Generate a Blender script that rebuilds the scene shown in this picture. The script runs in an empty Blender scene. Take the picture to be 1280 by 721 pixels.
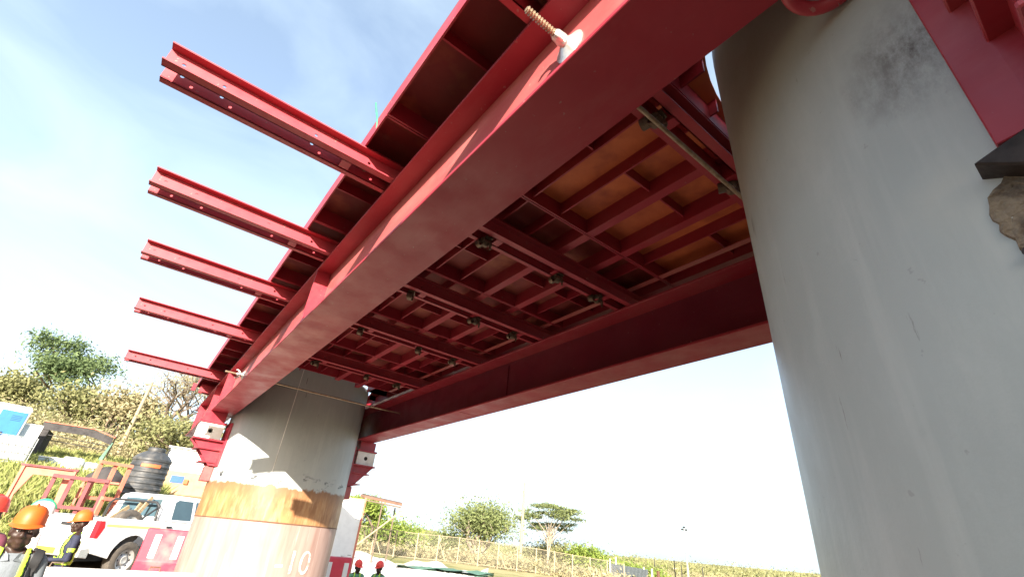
import bpy, bmesh, math, random
import numpy as np
from mathutils import Vector, Matrix
R = math.radians
sc = bpy.context.scene
col = sc.collection

# ------------------------------------------------------------------ camera, sky, sun, exposure
CZ = 1.7
def cam_basis(yaw, pitch, roll):
    F = Vector((math.sin(yaw)*math.cos(pitch), math.cos(yaw)*math.cos(pitch), math.sin(pitch)))
    r = Vector((math.cos(yaw), -math.sin(yaw), 0)); u = r.cross(F)
    return r*math.cos(roll)+u*math.sin(roll), u*math.cos(roll)-r*math.sin(roll), F
cd = bpy.data.cameras.new('camera'); cam = bpy.data.objects.new('camera', cd); col.objects.link(cam)
cr, cu, cf = cam_basis(R(35.76), R(29.20), R(5.30))
m = Matrix((cr, cu, -cf)).transposed().to_4x4(); m.translation = (0, 0, CZ); cam.matrix_world = m
cd.sensor_width = 36.0; cd.lens = 36.0*575.8/1280; cd.clip_start = .02; cd.clip_end = 6000
sc.camera = cam

SUN_EL, SUN_AZ = R(20.8), R(213.4)
w = bpy.data.worlds.new('World'); sc.world = w; w.use_nodes = True
nt = w.node_tree; bg = nt.nodes['Background']
sky = nt.nodes.new('ShaderNodeTexSky'); sky.sky_type = 'NISHITA'; sky.sun_disc = False
sky.sun_elevation = SUN_EL; sky.sun_rotation = SUN_AZ; sky.altitude = 600; sky.air_density = 1.0; sky.dust_density = 4.0; sky.ozone_density = 1.0
tc = nt.nodes.new('ShaderNodeTexCoord'); mp = nt.nodes.new('ShaderNodeMapping'); mp.inputs['Scale'].default_value = (1.0, 1.6, 3.0)
nz = nt.nodes.new('ShaderNodeTexNoise'); nz.inputs['Scale'].default_value = 2.2; nz.inputs['Detail'].default_value = 7; nz.inputs['Distortion'].default_value = .6
rp = nt.nodes.new('ShaderNodeValToRGB'); rp.color_ramp.elements[0].position = .36; rp.color_ramp.elements[1].position = .78; rp.color_ramp.elements[0].color = (.22, .22, .22, 1)
rp.color_ramp.elements[1].color = (.66, .66, .66, 1)
mx = nt.nodes.new('ShaderNodeMixRGB'); mx.inputs[2].default_value = (2.6, 3.15, 3.5, 1)
L = nt.links.new
L(tc.outputs['Generated'], mp.inputs[0]); L(mp.outputs[0], nz.inputs['Vector']); L(nz.outputs[0], rp.inputs[0]); sx = nt.nodes.new('ShaderNodeSeparateXYZ'); hz = nt.nodes.new('ShaderNodeMapRange'); ad = nt.nodes.new('ShaderNodeMath'); ad.operation = 'ADD'; ad.use_clamp = True
hz.inputs['From Min'].default_value = .75; hz.inputs['From Max'].default_value = .0; hz.inputs['To Max'].default_value = .36; hz.interpolation_type = 'SMOOTHSTEP'
L(tc.outputs['Generated'], sx.inputs[0]); L(sx.outputs[2], hz.inputs[0]); L(rp.outputs[0], ad.inputs[0]); L(hz.outputs[0], ad.inputs[1]); L(ad.outputs[0], mx.inputs[0])
L(sky.outputs[0], mx.inputs[1]); L(mx.outputs[0], bg.inputs[0]); bg.inputs[1].default_value = .12

sl = bpy.data.lights.new('sun', 'SUN'); so = bpy.data.objects.new('sun', sl); col.objects.link(so)
sl.energy = 5.0; sl.angle = R(.5); sl.color = (1, .91, .78)
sdir = Vector((math.sin(SUN_AZ)*math.cos(SUN_EL), math.cos(SUN_AZ)*math.cos(SUN_EL), math.sin(SUN_EL)))
so.rotation_euler = sdir.to_track_quat('Z', 'Y').to_euler(); so.location = (0, 0, 40)
vs = sc.view_settings; vs.view_transform = 'Standard'; vs.look = 'None'; vs.gamma = 1; vs.exposure = 1.85; vs.use_curve_mapping = False
sc.cycles.max_bounces = 8; sc.cycles.diffuse_bounces = 5; sc.cycles.glossy_bounces = 3
sc.cycles.use_denoising = True

# ------------------------------------------------------------------ helpers
def tag(o, label=None, cat=None, group=None, kind=None):
    if label: o['label'] = label
    if cat: o['category'] = cat
    if group: o['group'] = group
    if kind: o['kind'] = kind
    return o
def thing(name, label, cat, loc=(0, 0, 0), rz=0, group=None):
    o = bpy.data.objects.new(name, None); col.objects.link(o); o.location = loc; o.rotation_euler = (0, 0, rz)
    o.empty_display_size = .1
    return tag(o, label, cat, group)
def link(name, me, parent=None, loc=(0, 0, 0), rot=(0, 0, 0)):
    o = bpy.data.objects.new(name, me); col.objects.link(o); o.parent = parent; o.location = loc; o.rotation_euler = rot
    return o
def copy_tree(o, parent=None):
    c = o.copy(); col.objects.link(c); c.parent = parent
    for ch in o.children: copy_tree(ch, c)
    return c

def mat(name, colr, rough=.6, metal=0, var=.15, scale=4.0, col2=None, mix=(.45, .7), bump=.0, bscale=40, spec=.4, coord='Object', col3=None, scale3=18, mix3=(.58, .68), stretch=None):
    M = bpy.data.materials.new(name); M.use_nodes = True; t = M.node_tree; b = t.nodes['Principled BSDF']
    tc = t.nodes.new('ShaderNodeTexCoord'); src = tc.outputs[coord]
    if stretch:
        mp = t.nodes.new('ShaderNodeMapping'); mp.inputs['Scale'].default_value = stretch; t.links.new(src, mp.inputs[0]); src = mp.outputs[0]
    n = t.nodes.new('ShaderNodeTexNoise'); n.inputs['Scale'].default_value = scale; n.inputs['Detail'].default_value = 6; n.inputs['Roughness'].default_value = .62
    t.links.new(src, n.inputs['Vector'])
    c2 = col2 if col2 else tuple(max(0, c*(1-var*2)) for c in colr)
    r = t.nodes.new('ShaderNodeMapRange'); r.inputs['From Min'].default_value = mix[0]; r.inputs['From Max'].default_value = mix[1]
    t.links.new(n.outputs[0], r.inputs[0])
    mx = t.nodes.new('ShaderNodeMixRGB'); mx.inputs[1].default_value = (*colr, 1); mx.inputs[2].default_value = (*c2, 1)
    t.links.new(r.outputs[0], mx.inputs[0]); out = mx.outputs[0]
    if col3:
        n3 = t.nodes.new('ShaderNodeTexNoise'); n3.inputs['Scale'].default_value = scale3; n3.inputs['Detail'].default_value = 5
        t.links.new(src, n3.inputs['Vector'])
        r3 = t.nodes.new('ShaderNodeMapRange'); r3.inputs['From Min'].default_value = mix3[0]; r3.inputs['From Max'].default_value = mix3[1]
        t.links.new(n3.outputs[0], r3.inputs[0])
        m3 = t.nodes.new('ShaderNodeMixRGB'); m3.inputs[2].default_value = (*col3, 1)
        t.links.new(r3.outputs[0], m3.inputs[0]); t.links.new(out, m3.inputs[1]); out = m3.outputs[0]
    t.links.new(out, b.inputs['Base Color'])
    rr = t.nodes.new('ShaderNodeMapRange'); rr.inputs['To Min'].default_value = max(.03, rough-.1); rr.inputs['To Max'].default_value = min(1, rough+.12)
    t.links.new(n.outputs[0], rr.inputs[0]); t.links.new(rr.outputs[0], b.inputs['Roughness'])
    b.inputs['Metallic'].default_value = metal; b.inputs['Specular IOR Level'].default_value = spec
    if bump:
        nb = t.nodes.new('ShaderNodeTexNoise'); nb.inputs['Scale'].default_value = bscale; nb.inputs['Detail'].default_value = 4
        t.links.new(src, nb.inputs['Vector']); bp = t.nodes.new('ShaderNodeBump'); bp.inputs['Strength'].default_value = bump; bp.inputs['Distance'].default_value = .01
        t.links.new(nb.outputs[0], bp.inputs['Height']); t.links.new(bp.outputs[0], b.inputs['Normal'])
    return M
def leafmat(name, c1, c2, trans=.25):
    M = bpy.data.materials.new(name); M.use_nodes = True; t = M.node_tree; b = t.nodes['Principled BSDF']
    g = t.nodes.new('ShaderNodeNewGeometry'); mx = t.nodes.new('ShaderNodeMixRGB'); mx.inputs[1].default_value = (*c1, 1); mx.inputs[2].default_value = (*c2, 1)
    t.links.new(g.outputs['Random Per Island'], mx.inputs[0]); t.links.new(mx.outputs[0], b.inputs['Base Color'])
    b.inputs['Roughness'].default_value = .65; b.inputs['Specular IOR Level'].default_value = .25
    tr = t.nodes.new('ShaderNodeBsdfTranslucent'); t.links.new(mx.outputs[0], tr.inputs[0])
    ms = t.nodes.new('ShaderNodeMixShader'); ms.inputs[0].default_value = trans
    t.links.new(b.outputs[0], ms.inputs[1]); t.links.new(tr.outputs[0], ms.inputs[2]); t.links.new(ms.outputs[0], t.nodes['Material Output'].inputs[0])
    return M

class MB:
    def __init__(s): s.v = []; s.f = []
    def add(s, vs, fs):
        k = len(s.v); s.v += [tuple(p) for p in vs]; s.f += [tuple(i+k for i in f) for f in fs]; return s
    def box(s, x0, x1, y0, y1, z0, z1):
        return s.add([(x0,y0,z0),(x1,y0,z0),(x1,y1,z0),(x0,y1,z0),(x0,y0,z1),(x1,y0,z1),(x1,y1,z1),(x0,y1,z1)],
                     [(0,3,2,1),(4,5,6,7),(0,1,5,4),(1,2,6,5),(2,3,7,6),(3,0,4,7)])
    def obox(s, c, size, M):
        vs = []
        for z in (-.5, .5):
            for x, y in ((-.5,-.5),(.5,-.5),(.5,.5),(-.5,.5)):
                vs.append(Vector(c)+M @ Vector((x*size[0], y*size[1], z*size[2])))
        return s.add(vs, [(0,3,2,1),(4,5,6,7),(0,1,5,4),(1,2,6,5),(2,3,7,6),(3,0,4,7)])
    def tube(s, pts, rad, n=8, cap=True):
        pts = [Vector(p) for p in pts]; rs = rad if isinstance(rad, (list, tuple)) else [rad]*len(pts)
        vs = []; fs = []; prev = None
        for i, p in enumerate(pts):
            d = (pts[min(i+1, len(pts)-1)]-pts[max(i-1, 0)])
            d = d.normalized() if d.length > 1e-9 else Vector((0, 0, 1))
            if prev is None:
                a = d.orthogonal().normalized()
            else:
                a = prev-d*prev.dot(d); a = a.normalized() if a.length > 1e-6 else d.orthogonal().normalized()
            prev = a; b = d.cross(a)
            for k in range(n):
                t = 2*math.pi*k/n; vs.append(p+(a*math.cos(t)+b*math.sin(t))*rs[i])
        for i in range(len(pts)-1):
            for k in range(n):
                q = (k+1) % n; fs.append((i*n+k, i*n+q, (i+1)*n+q, (i+1)*n+k))
        if cap: fs.append(tuple(range(n-1, -1, -1))); fs.append(tuple((len(pts)-1)*n+k for k in range(n)))
        return s.add(vs, fs)
    def prism(s, poly, axis, a, b):
        # poly: 2D points; axis 'x': (y,z), 'y': (x,z), 'z': (x,y)
        def P(p, t): return {'x': (t, p[0], p[1]), 'y': (p[0], t, p[1]), 'z': (p[0], p[1], t)}[axis]
        n = len(poly); vs = [P(p, a) for p in poly]+[P(p, b) for p in poly]
        fs = [tuple(range(n)), tuple(range(2*n-1, n-1, -1))]+[(i, i+n, (i+1) % n+n, (i+1) % n) for i in range(n)]
        return s.add(vs, fs)
    def lathe(s, prof, n=24, c=(0, 0, 0), axis='z', closed=False):
        vs = []; fs = []
        for r, h in prof:
            for k in range(n):
                t = 2*math.pi*k/n; p = (r*math.cos(t), r*math.sin(t), h)
                if axis == 'x': p = (h, r*math.cos(t), r*math.sin(t))
                if axis == 'y': p = (r*math.sin(t), h, r*math.cos(t))
                vs.append((p[0]+c[0], p[1]+c[1], p[2]+c[2]))
        m_ = len(prof)
        for i in range(m_ if closed else m_-1):
            j = (i+1) % m_
            for k in range(n):
                q = (k+1) % n; fs.append((i*n+k, i*n+q, j*n+q, j*n+k))
        if not closed:
            fs.append(tuple(range(n-1, -1, -1))); fs.append(tuple((m_-1)*n+k for k in range(n)))
        return s.add(vs, fs)
    def mesh(s, name, mt=None, smooth=None, bevel=0):
        me = bpy.data.meshes.new(name); me.from_pydata(s.v, [], s.f); me.update()
        bm = bmesh.new(); bm.from_mesh(me); bmesh.ops.recalc_face_normals(bm, faces=bm.faces)
        if bevel:
            es = [e for e in bm.edges if len(e.link_faces) == 2 and e.calc_face_angle(0) > R(35)]
            bmesh.ops.bevel(bm, geom=es, offset=bevel, segments=1, affect='EDGES', profile=.5, clamp_overlap=True)
        bm.to_mesh(me); bm.free()
        if smooth:
            try: me.shade_smooth() if hasattr(me, 'shade_smooth') else None
            except Exception: pass
            me.set_sharp_from_angle(angle=R(smooth))
        if mt: me.materials.append(mt)
        return me
    def build(s, name, mt, parent=None, loc=(0, 0, 0), rot=(0, 0, 0), smooth=None, bevel=0):
        return link(name, s.mesh(name, mt, smooth, bevel), parent, loc, rot)
def smooth_all(me, ang=40):
    me.polygons.foreach_set('use_smooth', [True]*len(me.polygons)); me.set_sharp_from_angle(angle=R(ang)); me.update()

def plate_holes(outer, holes, axis, a, b, nseg=8):
    """flat plate with real holes: outer polygon, holes (u, v, r); extruded from a to b along axis"""
    bm = bmesh.new(); edges = []
    loops = [outer]+[[(u+r*math.cos(2*math.pi*k/n), v+r*math.sin(2*math.pi*k/n)) for k in range(n)] for (u, v, r, n) in [h if len(h) == 4 else (*h, nseg) for h in holes]]
    def P(p, t): return {'x': (t, p[0], p[1]), 'y': (p[0], t, p[1]), 'z': (p[0], p[1], t)}[axis]
    for lp in loops:
        vs = [bm.verts.new(P(p, a)) for p in lp]
        for i in range(len(vs)): edges.append(bm.edges.new((vs[i], vs[(i+1) % len(vs)])))
    bmesh.ops.triangle_fill(bm, use_beauty=True, use_dissolve=False, edges=edges)
    g = bmesh.ops.extrude_face_region(bm, geom=list(bm.faces))
    d = b-a; vec = {'x': (d, 0, 0), 'y': (0, d, 0), 'z': (0, 0, d)}[axis]
    bmesh.ops.translate(bm, vec=vec, verts=[e for e in g['geom'] if isinstance(e, bmesh.types.BMVert)])
    bmesh.ops.recalc_face_normals(bm, faces=bm.faces)
    mb = MB(); bm.verts.index_update(); mb.add([v.co[:] for v in bm.verts], [tuple(v.index for v in f.verts) for f in bm.faces]); bm.free()
    return mb
rnd = random.Random(7)
def polar(az, d): return (d*math.sin(R(az)), d*math.cos(R(az)))

# ------------------------------------------------------------------ materials
M = {}
def red_paint(name, base, dark, dust, dust_amt, speck, seed):
    Mt = bpy.data.materials.new(name); Mt.use_nodes = True; t = Mt.node_tree; b = t.nodes['Principled BSDF']; N = t.nodes.new; K = t.links.new
    tc = N('ShaderNodeTexCoord'); P = tc.outputs['Object']
    def noise(sc_, st=(1, 1, 1), det=6, ro=.6, dist=0):
        mp = N('ShaderNodeMapping'); mp.inputs['Scale'].default_value = st; mp.inputs['Location'].default_value = (seed, seed*.7, 0); K(P, mp.inputs[0])
        n = N('ShaderNodeTexNoise'); n.inputs['Scale'].default_value = sc_; n.inputs['Detail'].default_value = det; n.inputs['Roughness'].default_value = ro; n.inputs['Distortion'].default_value = dist; K(mp.outputs[0], n.inputs['Vector']); return n.outputs[0]
    def rng(v, a, c, lo=0, hi=1):
        q = N('ShaderNodeMapRange'); q.inputs[1].default_value = a; q.inputs[2].default_value = c; q.inputs[3].default_value = lo; q.inputs[4].default_value = hi; K(v, q.inputs[0]); return q.outputs[0]
    def mixc(f, c1, c2):
        x = N('ShaderNodeMixRGB')
        for i, c in ((1, c1), (2, c2)):
            if isinstance(c, tuple): x.inputs[i].default_value = (*c, 1)
            else: K(c, x.inputs[i])
        K(f, x.inputs[0]); return x.outputs[0]
    c = mixc(rng(noise(1.1), .35, .7), base, dark)
    c = mixc(rng(noise(2.6, (1, .35, 1), 8, .7), .48, .8, 0, dust_amt), c, dust)          # dust film
    c = mixc(rng(noise(7, (1, .12, 1), 7, .7, .4), .64, .74, 0, .5), c, dark)              # rubbed streaks
    c = mixc(rng(noise(34, (1, 1, 1), 3, .5), .70, .73, 0, speck), c, (.30, .21, .18))     # cement specks
    c = mixc(rng(noise(13, (1, .5, 1), 9, .75, .8), .705, .725, 0, .85), c, (.10, .035, .022))   # chips down to rust
    K(c, b.inputs['Base Color']); K(rng(noise(4), .3, .7, .30, .60), b.inputs['Roughness']); b.inputs['Specular IOR Level'].default_value = .45
    bp = N('ShaderNodeBump'); bp.inputs['Strength'].default_value = .10; bp.inputs['Distance'].default_value = .004; K(noise(16, (1, 1, 1), 5), bp.inputs['Height']); K(bp.outputs[0], b.inputs['Normal'])
    return Mt
M['red'] = red_paint('red_paint', (.34, .026, .043), (.26, .015, .030), (.38, .10, .10), .65, .5, 0)
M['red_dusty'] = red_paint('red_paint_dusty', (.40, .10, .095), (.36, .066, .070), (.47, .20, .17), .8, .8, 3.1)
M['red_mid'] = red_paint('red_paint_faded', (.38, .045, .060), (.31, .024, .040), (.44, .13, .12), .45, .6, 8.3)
M['red_dark'] = red_paint('red_paint_old', (.17, .014, .030), (.125, .010, .024), (.22, .045, .055), .4, .4, 5.7)  # same red, with the right girder web's shade put into the colour
M['oxide_dark'] = mat('oxide_plate_old', (.20, .028, .022), .6, col2=(.13, .016, .016), scale=2.0, mix=(.35, .7), bump=.08, bscale=50, col3=(.26, .07, .035), scale3=4, mix3=(.52, .7))  # darker copy of the soffit plate, without the painted bounce glow
M['oxide'] = mat('oxide_plate', (.58, .15, .052), .6, col2=(.36, .07, .03), scale=2.5, mix=(.35, .7), bump=.08, bscale=50, col3=(.30, .06, .03), scale3=4, mix3=(.5, .75))  # warm bounce light of the near bays put into the plate colour
M['grime'] = mat('dark_steel', (.035, .026, .024), .55, metal=.4, var=.3, scale=20, bump=.2)
M['galv'] = mat('bright_steel', (.72, .71, .68), .35, metal=.7, var=.12, scale=30, bump=.1)
M['rustmetal'] = mat('coupler_steel', (.16, .12, .085), .5, metal=.6, col2=(.09, .05, .03), scale=30, bump=.25)
M['rod'] = mat('rod_steel', (.45, .36, .26), .42, metal=.7, col2=(.26, .17, .10), scale=14, bump=.2, bscale=120)
M['white'] = mat('white_paint', (.80, .80, .78), .4, var=.05, scale=5)
M['white_dirty'] = mat('white_dirty', (.78, .77, .74), .55, col2=(.58, .55, .5), scale=4)
M['car'] = mat('white_car_paint', (.80, .80, .80), .22, var=.03, scale=3, spec=.6, col3=(.62, .57, .5), scale3=2.5, mix3=(.55, .9))
M['tyre'] = mat('tyre_rubber', (.10, .085, .07), .85, col2=(.045, .042, .04), scale=9)
M['rim'] = mat('wheel_rim', (.55, .54, .52), .4, metal=.4, var=.2, scale=8)
M['glass'] = mat('window_glass', (.05, .09, .11), .06, var=.1, scale=2, spec=.9)
M['black'] = mat('black_plastic', (.03, .03, .032), .5, var=.2, scale=9)
M['tank'] = mat('tank_black', (.045, .048, .052), .45, var=.2, scale=3, col3=(.13, .12, .11), scale3=4, mix3=(.5, .8))
M['orange_label'] = mat('orange_label', (.62, .12, .04), .5, var=.1)
M['tail'] = mat('tail_lens', (.55, .02, .03), .2, var=.1)
M['yellow'] = mat('yellow_plate', (.85, .75, .05), .4, var=.05)
M['cream'] = mat('cream_stripe', (.75, .62, .22), .4, var=.1)
M['plastic_red'] = mat('barrier_red_plastic', (.62, .045, .075), .5, var=.08, scale=3, col3=(.55, .18, .16), scale3=4, mix3=(.5, .8))
M['concrete'] = mat('pale_concrete', (.58, .56, .53), .85, var=.1, scale=6, bump=.15, col3=(.3, .28, .26), scale3=12, mix3=(.66, .76))
M['salmon'] = mat('salmon_steel', (.55, .17, .11), .6, col2=(.42, .11, .075), scale=4)
M['maroon'] = mat('maroon_steel', (.20, .045, .05), .6, var=.2)
M['blue'] = mat('toilet_blue', (.04, .17, .55), .45, var=.08, scale=3)
M['bluesign'] = mat('sign_blue', (.03, .10, .45), .5, var=.1)
M['greyframe'] = mat('grey_frame', (.36, .37, .36), .5, metal=.3, var=.15)
M['wood'] = mat('weathered_wood', (.34, .25, .15), .8, var=.2, scale=6, stretch=(1, 6, 6))
M['paleblue'] = mat('pale_blue_sheet', (.45, .52, .56), .6, var=.1)
M['cardboard'] = mat('brown_board', (.42, .27, .15), .8, var=.12)
M['tarp_green'] = mat('green_tarp', (.10, .20, .14), .7, var=.2, scale=3)
M['tarp_dark'] = mat('dark_sheet', (.05, .045, .045), .8, var=.25, scale=4)
M['iron_roof'] = mat('brown_roof', (.13, .065, .04), .7, var=.2, scale=3)
M['corr'] = mat('grey_iron_sheet', (.13, .15, .165), .5, metal=.2, var=.15, scale=3)
M['pole'] = mat('pole_timber', (.32, .26, .17), .8, var=.15, scale=8)
M['bark'] = mat('bark', (.16, .12, .085), .9, var=.25, scale=12, bump=.4)
M['bark_pale'] = mat('bark_pale', (.30, .25, .19), .9, var=.2, scale=12)
M['greenwire'] = mat('green_wire', (.03, .30, .17), .5, var=.1)
M['chain'] = mat('fence_wire', (.32, .29, .24), .5, metal=.3, var=.1)
M['leaf_tree'] = leafmat('leaf_tree', (.085, .13, .055), (.15, .20, .085))
M['leaf_olive'] = leafmat('leaf_olive', (.17, .18, .075), (.27, .26, .12))
M['leaf_lime'] = leafmat('leaf_lime', (.12, .19, .035), (.24, .29, .06))
M['leaf_acacia'] = leafmat('leaf_acacia', (.13, .165, .06), (.21, .235, .095))
M['leaf_dry'] = leafmat('leaf_dry', (.29, .25, .14), (.36, .32, .18))
M['grass'] = leafmat('grass', (.16, .20, .05), (.34, .33, .12))
M['skin'] = mat('skin_dark', (.038, .019, .013), .5, var=.12, scale=20, spec=.45)
M['eye'] = mat('eye_white', (.6, .55, .5), .2, var=.02)
M['helmet_orange'] = mat('helmet_orange', (.62, .10, .012), .5, var=.08, scale=8)
M['helmet_red'] = mat('helmet_red', (.70, .05, .035), .35, var=.08, scale=8)
M['helmet_green'] = mat('helmet_green', (.04, .35, .16), .35, var=.06)
M['shirt_grey'] = mat('shirt_grey', (.15, .17, .19), .85, var=.12, scale=5, stretch=(30, 30, 1))
M['navy'] = mat('navy_cloth', (.022, .025, .05), .85, var=.15, scale=6)
M['maroon_cloth'] = mat('maroon_cloth', (.12, .03, .05), .85, var=.15, scale=6)
M['green_cloth'] = mat('green_cloth', (.12, .28, .16), .85, var=.15, scale=6)
M['lime'] = mat('lime_reflective', (.48, .75, .06), .55, var=.06)
M['trousers'] = mat('trousers_dark', (.05, .05, .06), .9, var=.15)
M['boots'] = mat('boots', (.03, .025, .02), .7, var=.15)

def pier_material(name, banded):
    Mt = bpy.data.materials.new(name); Mt.use_nodes = True; t = Mt.node_tree; b = t.nodes['Principled BSDF']; N = t.nodes.new; K = t.links.new
    tc = N('ShaderNodeTexCoord'); P = tc.outputs['Object']
    def noise(scale, stretch=None, detail=6, rough=.6):
        n = N('ShaderNodeTexNoise'); n.inputs['Scale'].default_value = scale; n.inputs['Detail'].default_value = detail; n.inputs['Roughness'].default_value = rough
        if stretch:
            mp = N('ShaderNodeMapping'); mp.inputs['Scale'].default_value = stretch; K(P, mp.inputs[0]); K(mp.outputs[0], n.inputs['Vector'])
        else: K(P, n.inputs['Vector'])
        return n.outputs[0]
    def rng(v, a, bb, lo=0, hi=1):
        r = N('ShaderNodeMapRange'); r.inputs[1].default_value = a; r.inputs[2].default_value = bb; r.inputs[3].default_value = lo; r.inputs[4].default_value = hi; K(v, r.inputs[0]); return r.outputs[0]
    def mixc(f, c1, c2):
        x = N('ShaderNodeMixRGB')
        for i, c in ((1, c1), (2, c2)):
            if isinstance(c, tuple): x.inputs[i].default_value = (*c, 1)
            else: K(c, x.inputs[i])
        K(f, x.inputs[0]) if not isinstance(f, float) else setattr(x.inputs[0], 'default_value', f); return x.outputs[0]
    def math_(op, a, bb):
        x = N('ShaderNodeMath'); x.operation = op
        for i, c in ((0, a), (1, bb)):
            if isinstance(c, (int, float)): x.inputs[i].default_value = c
            else: K(c, x.inputs[i])
        return x.outputs[0]
    base = mixc(rng(noise(1.3), .35, .7), (.35, .372, .366), (.325, .345, .341))
    base = mixc(rng(noise(2.0, (6, 6, .5)), .52, .75), base, (.40, .415, .405))          # faint vertical run marks
    base = mixc(rng(noise(9), .66, .78), base, (.325, .34, .332))                        # scuffs
    base = mixc(rng(noise(30, (1, 1, .12)), .70, .74), base, (.17, .165, .155))        # scratches
    base = mixc(rng(noise(3.2, (1.5, 1.5, .6), 9, .75), .50, .66, 0, .45), base, (.41, .425, .415))      # patchy rubbed film
    base = mixc(rng(noise(26, (1, 1, 1), 3), .70, .73, 0, .35), base, (.19, .19, .18))          # pinholes and specks
    base = mixc(rng(noise(17, (.25, .25, 2.2), 7, .8), .71, .73, 0, .8), base, (.40, .40, .38))     # pale knocks
    base = mixc(rng(noise(40, (.6, .6, .05), 2), .735, .75, 0, .9), base, (.11, .11, .105))         # thin scratches
    sep = N('ShaderNodeSeparateXYZ'); K(P, sep.inputs[0]); z = sep.outputs[2]
    if banded:
        edge = math_('ADD', z, math_('MULTIPLY', math_('SUBTRACT', noise(11, (1, 1, .3)), .5), .20))
        rust = mixc(rng(noise(5, (2.2, 2.2, .7)), .35, .68), (.36, .19, .08), (.20, .085, .035))
        rust = mixc(rng(noise(6, (2.5, 2.5, .5)), .5, .75), rust, (.44, .28, .15))
        rust = mixc(rng(edge, 2.02, 2.22), rust, (.20, .10, .05))
        low = mixc(rng(noise(3, (3, 3, .3)), .4, .7), (.33, .23, .20), (.24, .15, .125))
        low = mixc(rng(noise(6, (4, 4, .2)), .6, .7), low, (.42, .34, .31))
        body = mixc(rng(z, 1.715, 1.74), low, rust)
        black = rng(noise(4, (1.3, 1.3, 2.2)), .56, .62)
        band = math_('MULTIPLY', rng(edge, 2.20, 2.25), rng(edge, 2.42, 2.30))
        upper = mixc(math_('MULTIPLY', band, black), base, (.035, .037, .04))
        base = mixc(rng(edge, 2.19, 2.22), body, upper)
    else:
        # weld smoke stain and bared patch by the bracket, rust-brown bloom high up
        def blob(c, r0, r1, sc_=7):
            v = N('ShaderNodeVectorMath'); v.operation = 'DISTANCE'; v.inputs[1].default_value = c; K(P, v.inputs[0])
            return rng(math_('ADD', v.outputs['Value'], math_('MULTIPLY', math_('SUBTRACT', noise(sc_), .5), .16)), r1, r0)
        base = mixc(math_('MULTIPLY', blob((-1.015, .28, 2.77), .02, .20, 11), math_('MULTIPLY', rng(noise(16, (1, 1, .5), 8, .8), .35, .6), .95)), base, (.075, .062, .055))
        base = mixc(math_('MULTIPLY', blob((-.996, .345, 2.38), .02, .12), .5), base, (.42, .42, .39))
        base = mixc(math_('MULTIPLY', blob((-.754, .731, 3.35), .1, .75, 4), .7), base, (.12, .085, .05))
    K(base, b.inputs['Base Color']); K(rng(noise(3), .3, .7, .34, .55), b.inputs['Roughness']); b.inputs['Specular IOR Level'].default_value = .4
    bp = N('ShaderNodeBump'); bp.inputs['Strength'].default_value = .16; bp.inputs['Distance'].default_value = .012; K(math_('ADD', noise(5, (2, 2, 1)), math_('MULTIPLY', noise(55, None, 3), .35)), bp.inputs['Height']); K(bp.outputs[0], b.inputs['Normal'])
    return Mt
M['pier'] = pier_material('pier_grey_paint', False); M['pier_banded'] = pier_material('pier_grey_rust_band', True)

# ------------------------------------------------------------------ terrain
LP = [(0,0),(10.4,0),(11.6,.34),(15.5,.42),(18,1.05),(20,1.75),(24,2.4),(30,3.3),(40,4.6),(60,7.4),(100,12.4),(150,17.0),(260,23),(900,40),(3000,40)]
RP = [(0,0),(11.8,.02),(16,-.75),(30,-.45),(45,.35),(60,-.3),(100,-.6),(200,-1.2),(400,-1.0),(700,-6),(3000,-30)]
def ip(T, d): return float(np.interp(d, [a for a, _ in T], [b for _, b in T]))
def sstep(a, b, x): t = min(1, max(0, (x-a)/(b-a))); return t*t*(3-2*t)
def ground_z(x, y):
    d = math.hypot(x, y); az = math.degrees(math.atan2(x, y))
    left = 1-sstep(7, 19, az)
    k = 1.0
    if d > 60: k = 1+.32*max(-1.2, min(1.2, (-az-5)/8))*min(1, (d-60)/40)
    zl = ip(LP, d)*k; zr = ip(RP, d)-.05*max(-16, min(22, az-33))*min(1, max(0, (d-28)/14))*(1-sstep(90, 200, d))
    if az < -40: zl = zl*(1-sstep(-40, -80, az))
    far = 0
    if d > 250: far = 12*math.exp(-((d-520)/170)**2)*math.exp(-((az-26)/9)**2)+9*math.exp(-((d-700)/200)**2)*math.exp(-((az-60)/40)**2)
    n = .05*math.sin(x*.7+1)*math.cos(y*.6)+(.5*math.sin(x*.11)*math.sin(y*.09+.4) if d > 35 else 0)
    if d < 10: n = 0
    return left*zl+(1-left)*zr+far+n*min(1, max(0, (d-10)/6))
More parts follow.
